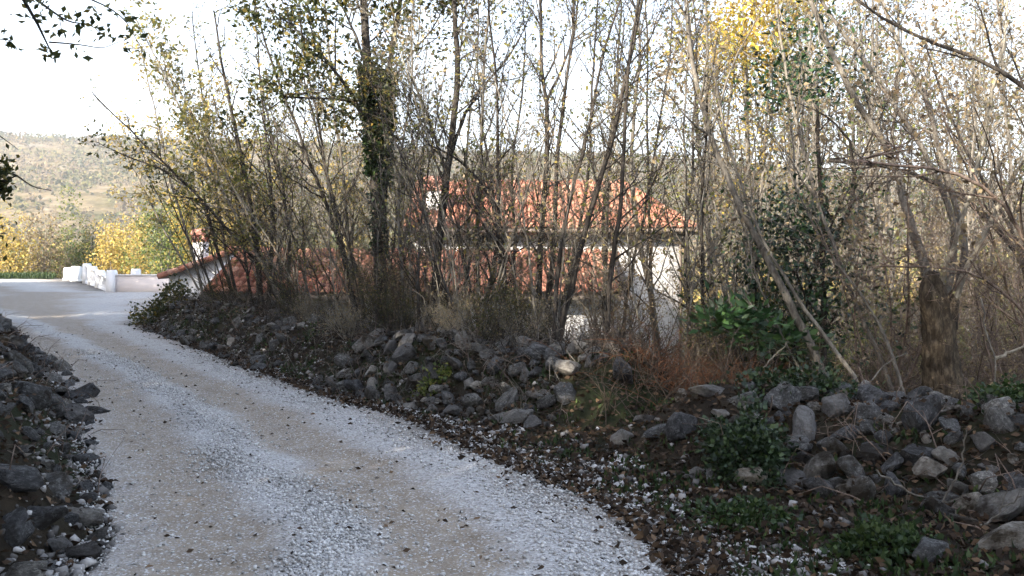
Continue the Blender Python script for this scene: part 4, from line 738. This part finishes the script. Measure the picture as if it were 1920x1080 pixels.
# ------------------------------------------------------------------ stones
def stone_mesh(seed, mat):
    rng = np.random.RandomState(seed); bm = bmesh.new(); bmesh.ops.create_icosphere(bm, subdivisions=3, radius=1.0)
    planes = [(norm(rng.normal(size=3)), rng.uniform(.42, .8)) for _ in range(13)]
    for v in bm.verts:
        q = np.array(v.co)
        for nn_, d in planes:
            e = q @ nn_ - d
            if e > 0: q = q - nn_ * e * .93
        f = 1 + .09 * vn(q[0] * 2 + q[2], q[1] * 2 - q[2], 2.2, seed % 7) + .03 * vn(q[0] + q[1], q[2] * 2, 6, seed % 5)
        v.co = q * f
    me = bpy.data.meshes.new('stone'); bm.to_mesh(me); bm.free(); me.materials.append(MT[mat])
    for p_ in me.polygons: p_.use_smooth = True
    me.set_sharp_from_angle(angle=math.radians(32)); return me
ST_D = [stone_mesh(i, 'stone') for i in range(14)]; ST_P = [stone_mesh(40 + i, 'stone_pale') for i in range(7)]
TOPS = []
def pile(root, crest, n, smax, smin, front, back, pale, seed, rngs=(0, 1), side=1, cap=300, tight=.58):
    """stones laid over a heap: largest first, none closer than their sizes allow"""
    rng = np.random.RandomState(seed); d = np.r_[0, np.cumsum(np.hypot(*np.diff(crest, axis=0).T))]; placed = []; tries = 0; k = 0
    sizes = np.sort(smin + (smax - smin) * rng.rand(n) ** 3.2)[::-1]
    tang = np.gradient(crest, axis=0); tang = tang / np.linalg.norm(tang, axis=1)[:, None]
    for sz in sizes:
        for _ in range(40):
            s = rng.uniform(*rngs) * d[-1]; off = rng.uniform(-front, back)
            x = np.interp(s, d, crest[:, 0]); y = np.interp(s, d, crest[:, 1]); tx, ty = np.interp(s, d, tang[:, 0]), np.interp(s, d, tang[:, 1])
            x += ty * off * side; y += -tx * off * side
            if all((x - a) ** 2 + (y - b) ** 2 > ((sz + c) * tight) ** 2 for a, b, c in placed): break
        else: continue
        if len(placed) >= cap: break
        placed.append((x, y, sz)); z = float(height(x, y)) + sz * rng.uniform(-.05, .45); TOPS.append((x, y, z, sz))
        o = link('stone', (ST_P if rng.rand() < pale else ST_D)[rng.randint(7 if False else len(ST_P) if False else 7)], root, Vector((x, y, z)) - Vector(root.location))
        o.scale = (sz * rng.uniform(.85, 1.3), sz * rng.uniform(.7, 1.05), sz * rng.uniform(.5, .8)); o.rotation_euler = (rng.normal() * .6, rng.normal() * .6, rng.rand() * 6.28)
    return placed
hr = link('rubble_wall', None, None, (2.8, 6.2, 0), 'collapsed dry-stone wall of grey boulders in lower right corner', 'stone wall', kind='thing')
pile(hr, CREST_RIGHT, 420, .19, .045, 1.35, .5, .2, 1, (.0, .95), -1)
hm = link('rubble_heap', None, None, (-.5, 10, 0), 'grey and pale stone heap beside the lane, below pale bare bushes', 'stone heap', kind='thing')
pile(hm, CREST_MID[:5], 400, .19, .045, .95, .4, .32, 2, (.0, .62))
hf = link('rubble_wall', None, None, (-5, 16, 0), 'dark tumbled stone wall along the lane toward the bend', 'stone wall', kind='thing')
pile(hf, CREST_MID[3:], 340, .19, .05, 1.1, .5, .10, 3, (.17, .98))
hlw = link('rubble_wall', None, None, (-3.5, 6, 0), 'dark dry-stone wall along the left side of the lane', 'stone wall', kind='thing')
pile(hlw, CREST_LEFT, 400, .22, .045, .8, .35, .08, 4, (.1, .82), -1)
# single stones by the lane
LOOSE = [(1165, 803, .15, 0, 'dark pointed boulder lying alone left of the low stone row'), (1170, 832, .10, 1, 'small white stone in front of the dark pointed boulder'), (1210, 836, .10, 1, 'long flat pale stone next to the small white one'), (1232, 858, .10, 0, 'rounded grey stone below the long flat pale one'), (1280, 868, .13, 0, 'upright grey stone in the middle of the low row'), (1275, 838, .07, 1, 'small pale stone perched behind the upright grey one'), (1325, 852, .12, 1, 'long pale stone pointing right by the ivy mound'), (1352, 868, .08, 1, 'small pale stone touching the ivy mound'), (1308, 893, .06, 1, 'little white stone in front of the upright grey one'), (1290, 900, .055, 1, 'little pale stone, lowest of the low row'), (1040, 780, .17, 0, 'large dark boulder at the right foot of the stone heap'), (1045, 748, .14, 0, 'grey block resting behind the large dark boulder'), (880, 785, .07, 1, 'pointed white stone on the litter below the heap'), (855, 790, .05, 1, 'small white stone left of the pointed one'), (900, 812, .055, 1, 'small brown-white stone nearest the lane below the heap'), (700, 712, .11, 1, 'pale sunlit stone at left end of the heap'), (345, 620, .09, 1, 'lone pale stone standing by the bend'), (620, 665, .09, 1, 'bright white stone high on the dark tumbled wall'), (1745, 1050, .12, 0, 'mossy grey stone below the low green plant, right'), (1590, 930, .13, 1, 'bluish white boulder jutting out at the wall foot'), (1890, 1025, .16, 1, 'flat pale slab at the right edge, bottom'), (160, 990, .12, 1, 'long pale stone at the foot of left wall'), (180, 1015, .08, 1, 'small pale stone beside the long one, left wall foot'), (150, 1050, .10, 1, 'pale flat stone lowest by the left wall')]
for i, (px, py, s, pale, lab) in enumerate(LOOSE):
    q = GP(px, py); z = float(height(q[0], q[1]))
    if z > .03:
        for _ in range(6): q = GP(px, py, z); z = float(height(q[0], q[1]))
    me = (ST_P if pale else ST_D)[(i * 3) % 7]; o = link('loose_stone', me, None, (q[0], q[1], z + s * .35), lab, 'stone', 'single stones beside the lane', 'thing')
    el = 1.5 if 'long' in lab or 'flat' in lab or 'slab' in lab else 1.0; hz = 1.25 if 'upright' in lab or 'pointed' in lab or 'standing' in lab else .65
    o.scale = (s * el * 1.1, s * .8, s * hz); o.rotation_euler = (R.normal() * .2, R.normal() * .2, R.normal() * .5)
# pebbles on the road and rubble at its edges
CUBE = np.array([(x, y, z) for x in (-1, 1) for y in (-1, 1) for z in (-1, 1)], float); CQ = np.array([(0, 1, 3, 2), (4, 6, 7, 5), (0, 4, 5, 1), (2, 3, 7, 6), (0, 2, 6, 4), (1, 5, 7, 3)])
def pebbles(x, y, z, s, rng):
    N = len(x); A = rng.normal(size=(N, 3, 3)); Qm, _ = np.linalg.qr(A); V = CUBE[None] * (.55 + .5 * rng.rand(N, 8, 1)) * .62 * np.array([1.15, .9, .75]); V = np.einsum('nij,nkj->nki', Qm, V) * s[:, None, None]
    V[:, :, 2] *= .8; V = V + np.stack([x, y, z], -1)[:, None]; g = Geo(); g.add(V, CQ[None] + (np.arange(N) * 8)[:, None, None]); return g
rng = np.random.RandomState(31)
def road_z(x, y):
    a = xl(y); b = xr(y); s = np.clip((x - a) / (b - a), 0, 1); return .012 + (.025 * np.exp(-((s - .38) / .09) ** 2) - .02 * np.exp(-((s - .57) / .1) ** 2) - .02 * np.exp(-((s - .2) / .1) ** 2) + .015 * np.exp(-((s - .78) / .1) ** 2)) + .008 * vn(x, y, 3, 7)
N = 150000; y = 3.9 + 11 * rng.rand(N) ** 2.0; s = rng.rand(N); x = xl(y) + (xr(y) - xl(y)) * (s * 1.10 - .03)
s2 = s + .11 * vn(x, y, .9, 2) * .5; wgt = .025 + .95 * np.exp(-((s2 - .38) / .055) ** 2) + .75 * np.exp(-((s2 - .80) / .085) ** 2) * (.5 + .5 * vn(x, y, 2, 3)) + .5 * np.exp(-((s - 1.0) / .05) ** 2) + .45 * np.exp(-((s) / .05) ** 2)
kp = rng.rand(N) < wgt; x, y = x[kp][:37000], y[kp][:37000]; sz = .005 + .014 * rng.rand(len(x)) ** 2.4
g = pebbles(x, y, road_z(x, y) + sz * .3, sz, rng); N = 5500; y = 3.9 + 11 * rng.rand(N) ** 1.8; x = xr(y) + rng.normal(size=N) * .2 - .02; sz = .006 + .018 * rng.rand(N) ** 2.2; g2 = pebbles(x, y, np.maximum(height(x, y), road_z(x, y) * (x < xr(y))) + sz * .3, sz, rng); g.add(np.concatenate(g2.V), np.concatenate(g2.Q))
link('road_pebbles', g.mesh('road_pebbles', 'pebble'), kind='stuff', label='white crushed limestone pebbles strewn over the lane', cat='gravel')
N = 5200; y = 4 + 18 * rng.rand(N) ** 1.4; sd = rng.rand(N) < .6; off = np.abs(rng.normal(size=N)) * .55; x = np.where(sd, xr(y) - .1 + off, xl(y) + .12 - off * .6); sz = .012 + .04 * rng.rand(N) ** 3
g = pebbles(x, y, np.maximum(height(x, y), 0) + sz * .3, sz, rng); link('edge_rubble', g.mesh('edge_rubble', 'rubble'), kind='stuff', label='small broken stones along both edges of the lane', cat='rubble')
q = np.array([GP(px, py) for px, py in ((1440, 1070), (1480, 1062), (1530, 1066), (1150, 878), (930, 815), (1000, 870))]); i = rng.randint(6, size=900); x = q[i, 0] + rng.normal(size=900) * .12; y = q[i, 1] + rng.normal(size=900) * .09; sz = .008 + .014 * rng.rand(900)
g = pebbles(x, y, height(x, y) + .008, sz, rng); link('spilled_gravel', g.mesh('spilled_gravel', 'pebble'), kind='stuff', label='white gravel spilled on the leaf litter by the lane', cat='gravel')

# ------------------------------------------------------------------ leaf litter, weeds, brushwood
N = 42000; y = 3.6 + 17 * rng.rand(N) ** 1.5; off = rng.rand(N) ** 1.3 * 4.3 - .22 - .25 * (rng.rand(N) < .06); x = xr(y) + off; z = np.maximum(height(x, y), np.where(off < .1, .012, -9))
g = Geo(); g.leaves(np.stack([x, y, z + .008 + .02 * rng.rand(N)], -1), np.stack([rng.normal(size=N), rng.normal(size=N), rng.normal(size=N) * .35], -1), .03 + .04 * rng.rand(N), .6, .14, rng); 
N = 6000; y = 3 + 16 * rng.rand(N) ** 1.4; x = xl(y) + .05 - rng.rand(N) * 1.6; g.leaves(np.stack([x, y, height(x, y) + .01 + .02 * rng.rand(N)], -1), np.stack([rng.normal(size=N), rng.normal(size=N), rng.normal(size=N) * .35], -1), .03 + .035 * rng.rand(N), .6, .14, rng)
N = 500; y = 4 + 16 * rng.rand(N) ** 1.5; x = xl(y) + (xr(y) - xl(y)) * rng.rand(N); g.leaves(np.stack([x, y, road_z(x, y) + .006], -1), np.stack([rng.normal(size=N), rng.normal(size=N), rng.normal(size=N) * .1], -1), .025 + .03 * rng.rand(N), .6, .1, rng)
tp = np.array(TOPS); tp = np.repeat(tp, 4, 0); N = len(tp); dd = rng.normal(size=(N, 2)) * .38; rr_ = np.clip(1 - (dd ** 2).sum(1), .1, 1) ** .5
g.leaves(np.stack([tp[:, 0] + dd[:, 0] * tp[:, 3], tp[:, 1] + dd[:, 1] * tp[:, 3], tp[:, 2] + rr_ * tp[:, 3] * .62], -1), np.stack([rng.normal(size=N), rng.normal(size=N), rng.normal(size=N) * .3], -1), .025 + .035 * rng.rand(N), .6, .14, rng)
link('leaf_litter', g.mesh('leaf_litter', 'leaf_dead'), kind='stuff', label='brown fallen leaves covering the bank and wood floor', cat='leaf litter')
g = Geo(); N = 7000; y = 4 + 15 * rng.rand(260) ** 1.4; x = xr(y) + .1 + 2.2 * rng.rand(260) ** 1.5; i = rng.randint(260, size=N); xx = x[i] + rng.normal(size=N) * .09; yy = y[i] + rng.normal(size=N) * .09
g.leaves(np.stack([xx, yy, height(xx, yy) + .0], -1), np.stack([rng.normal(size=N) * .6, rng.normal(size=N) * .6, np.abs(rng.normal(size=N)) + .3], -1), .03 + .05 * rng.rand(N), .35, .1, rng)
link('bank_weeds', g.mesh('bank_weeds', 'leaf_weed'), kind='stuff', label='low green weeds and grass among the leaf litter', cat='weeds')
def brush(n, x, y, h, seed, mat, name, lab, arch=.5):
    rng = np.random.RandomState(seed); z = height(x, y); k = 4; D = norm(np.stack([rng.normal(size=n) * .6, rng.normal(size=n) * .6, np.ones(n)], -1)); pts = [np.stack([x, y, z - .03], -1)]; L = h * (.4 + .8 * rng.rand(n))
    for j in range(k - 1): D = norm(D + rng.normal(size=(n, 3)) * .3 + np.array([0, 0, -.25 * arch * j])); pts.append(pts[-1] + D * (L / (k - 1))[:, None])
    P = np.stack(pts, 1); g = Geo(); g.tubes(P, np.linspace(.006, .0016, k)[None] * (.6 + .6 * rng.rand(n, 1)), 3); C, rr = kids(P, np.full(P.shape[:2], .003), 2, .3, 1, .3, .8, 0, .2, 3, .0025, rng); g.tubes(C, rr, 3)
    link(name, g.mesh(name, mat), kind='stuff', label=lab, cat='brushwood')
a, b, _ = behind_crest(4300, -.15, 3.0, 851); brush(4300, a, b, .6, 852, 'bark_dark', 'brushwood', 'dark dead brushwood tangled at the foot of the thicket')
rng = np.random.RandomState(853); px = rng.uniform(1100, 2050, 2400); yy = rng.uniform(7.6, 15, 2400); brush(2400, (px - CX) * yy / F, yy, .8, 854, 'bark_brown', 'brushwood', 'brown dead twigs tangled on the floor of the right wood')
a, b, _ = behind_crest(420, -.9, .3, 855); brush(420, a, b, .6, 856, 'bark_grey', 'brushwood', 'dry grey stalks lying over the stone heap by the lane', 1.6)
rng = np.random.RandomState(857); i = rng.randint(len(TOPS), size=500); tq = np.array(TOPS)[i]; brush(500, tq[:, 0] + rng.normal(size=500) * .1, tq[:, 1] + rng.normal(size=500) * .1, .55, 858, 'bark_red', 'brushwood', 'brown dry stalks caught between the stones of the walls', 1.6)
# rust-brown dead fern heap
rng = np.random.RandomState(61); fr = link('dead_fern_heap', None, None, (2.05, 8.6, float(height(2.05, 8.6))), 'rust-brown heap of dead fern stalks left of the right stone wall', 'dead fern')
n = 900; x = 2.05 + rng.normal(size=n) * .42; y = 8.7 + rng.normal(size=n) * .35; k = 6; D = norm(np.stack([rng.normal(size=n), rng.normal(size=n) * .7, np.abs(rng.normal(size=n)) * .8 + .4], -1)); pts = [np.stack([x, y, height(x, y) + .1 * rng.rand(n)], -1)]
for j in range(k - 1): D = norm(D + rng.normal(size=(n, 3)) * .25 + np.array([0, 0, -.22])); pts.append(pts[-1] + D * .11)
P = np.stack(pts, 1); P[:, :, 2] = np.maximum(P[:, :, 2], height(P[:, :, 0], P[:, :, 1]) + .01); g = Geo(); g.tubes(P, np.linspace(.004, .0015, k)[None] * np.ones((n, 1)), 3); sub(g, 'stalks', 'bark_rust', False, fr, kind='stuff')
# ivy mound, low green plant, green weeds on the wall
def mound(name, lab, c, rad, n, leaf, mat, seed, hollow=.5):
    rng = np.random.RandomState(seed); z0 = float(height(c[0], c[1])); root = link(name, None, None, (c[0], c[1], z0), lab, 'plant'); d = norm(rng.normal(size=(n, 3))); d[:, 2] = np.abs(d[:, 2]); rr = hollow + (1 - hollow) * rng.rand(n, 1)
    w_ = 1 + .5 * vn(d[:, 0] * 3, d[:, 1] * 3 + d[:, 2] * 2, 1.6, seed % 9)[:, None]; P = d * rr * w_ * np.array(rad); P[:, 2] += height(P[:, 0] + c[0], P[:, 1] + c[1]) - z0
    g = Geo(); g.leaves(P, d + rng.normal(size=(n, 3)) * .7 + np.array([0, 0, -.3]), leaf * (.6 + .7 * rng.rand(n)), .8, .1, rng); link('leaf_cover', g.mesh('leaf_cover', mat), root, kind='stuff')
    st = np.zeros((14, 4, 3)); st[:, 1:] = (norm(np.abs(rng.normal(size=(14, 1, 3))) * np.array([1, 1, 1]) * np.where(rng.rand(14, 1, 3) < .5, -1, 1) * np.array([1, 1, 0]) + np.array([0, 0, .6])) * np.linspace(.3, .8, 3)[None, :, None]) * np.array(rad); st[:, 0, 2] = -.05
    g = Geo(); g.tubes(st, np.linspace(.008, .003, 4)[None] * np.ones((14, 1)), 4); link('stem', g.mesh('stem', 'bark_dark'), root)
mound('ivy_mound', 'dark ivy mound at the left end of the right stone wall', (1.62, 6.15), (.30, .36, .40), 3600, .038, 'leaf_ivy', 71)
mound('ivy_mound', 'ivy spreading over the top of the right stone wall', (2.35, 7.05), (.5, .3, .22), 1100, .045, 'leaf_ivy', 72)
mound('low_bramble', 'low green bramble plant at the bottom edge, before the right wall', (1.92, 4.62), (.26, .2, .15), 1500, .036, 'leaf_weed', 73)
mound('low_bramble', 'green bramble patch by the lane edge, below the low stone row', (1.35, 5.3), (.35, .3, .09), 1000, .034, 'leaf_weed', 74)
mound('low_bramble', 'green leafy bramble on the wall at the right edge', (3.5, 6.25), (.32, .3, .2), 1000, .04, 'leaf_weed', 75)
mound('low_bramble', 'yellow-green weed clump at the foot of the stone heap', (-.85, 9.45), (.22, .16, .16), 420, .045, 'leaf_greenish', 76)
mound('low_bramble', 'dark bush at the tip of the bank by the bend', (-8.1, 20.6), (.75, .6, .55), 1600, .07, 'leaf_oak', 77)
# bramble canes over the right wall
CANES = [([(1745, 1045), (1750, 990), (1762, 950), (1790, 900), (1810, 840), (1812, 800)], 5.2, 'thin grey cane rising over the middle of right stone wall'), ([(1640, 880), (1700, 920), (1760, 965), (1820, 1005)], 5.3, 'thin cane slanting down right across the right stone wall'), ([(1680, 840), (1740, 820), (1790, 800), (1850, 808)], 6.2, 'grey root-like branch lying on top of right stone wall'), ([(1835, 1080), (1850, 1010), (1880, 950), (1915, 930)], 4.9, 'thin cane bending right at the lower right corner'), ([(1600, 770), (1650, 690), (1700, 660)], 7.4, 'short stick leaning above the right stone wall'), ([(1865, 675), (1890, 662), (1930, 645)], 8.0, 'pale peeled branch at the right edge beside the stump'), ([(1840, 560), (1848, 620), (1866, 680), (1866, 720), (1855, 750)], 7.8, 'thin reddish cane curving down right of the stump'), ([(1420, 700), (1450, 670), (1480, 640)], 8.6, 'short pale stick above the dead fern heap'), ([(1070, 775), (1065, 720), (1058, 680)], 8.6, 'thin upright stick in front of the stone heap right end')]
for i, (q, Y_, lab) in enumerate(CANES):
    P = np.array([PW(x, y, Y_) for x, y in q]); P[:, 2] = np.maximum(P[:, 2], height(P[:, 0], P[:, 1]) + .03); P, r = resample(P, np.linspace(.008, .004, len(P)) * (2.4 if 'peeled' in lab else 1.6 if 'root' in lab else 1), 14); P += np.random.RandomState(i).normal(size=P.shape) * .006
    g = Geo(); g.tubes(P[None], r[None], 6); C, rr = kids(P[None], r[None], 4, .3, 1, .25, .6, 0, .15, 4, .003); g.tubes(C, rr, 3)
    me = g.mesh('cane', 'bark_pale' if 'pale' in lab else 'bark_grey', True); me.transform(__import__('mathutils').Matrix.Translation(-Vector(P[0]))); link('bramble_cane' if 'cane' in lab else 'fallen_branch', me, None, P[0], lab, 'branch', 'loose canes and sticks', 'thing')

# ------------------------------------------------------------------ thin haze in the air
g = Geo(); g.box(-1300, 1300, -1000, 1300, -16, 112); hz = link('haze', g.mesh('haze'), kind='stuff')
m = bpy.data.materials.new('haze_air'); m.use_nodes = True; n = m.node_tree.nodes; n.remove(n['Principled BSDF'])
vp = n.new('ShaderNodeVolumePrincipled'); vp.inputs['Color'].default_value = (.9, .94, 1, 1); vp.inputs['Density'].default_value = .00048; vp.inputs['Anisotropy'].default_value = .1
m.node_tree.links.new(vp.outputs[0], n['Material Output'].inputs['Volume']); hz.data.materials.append(m)
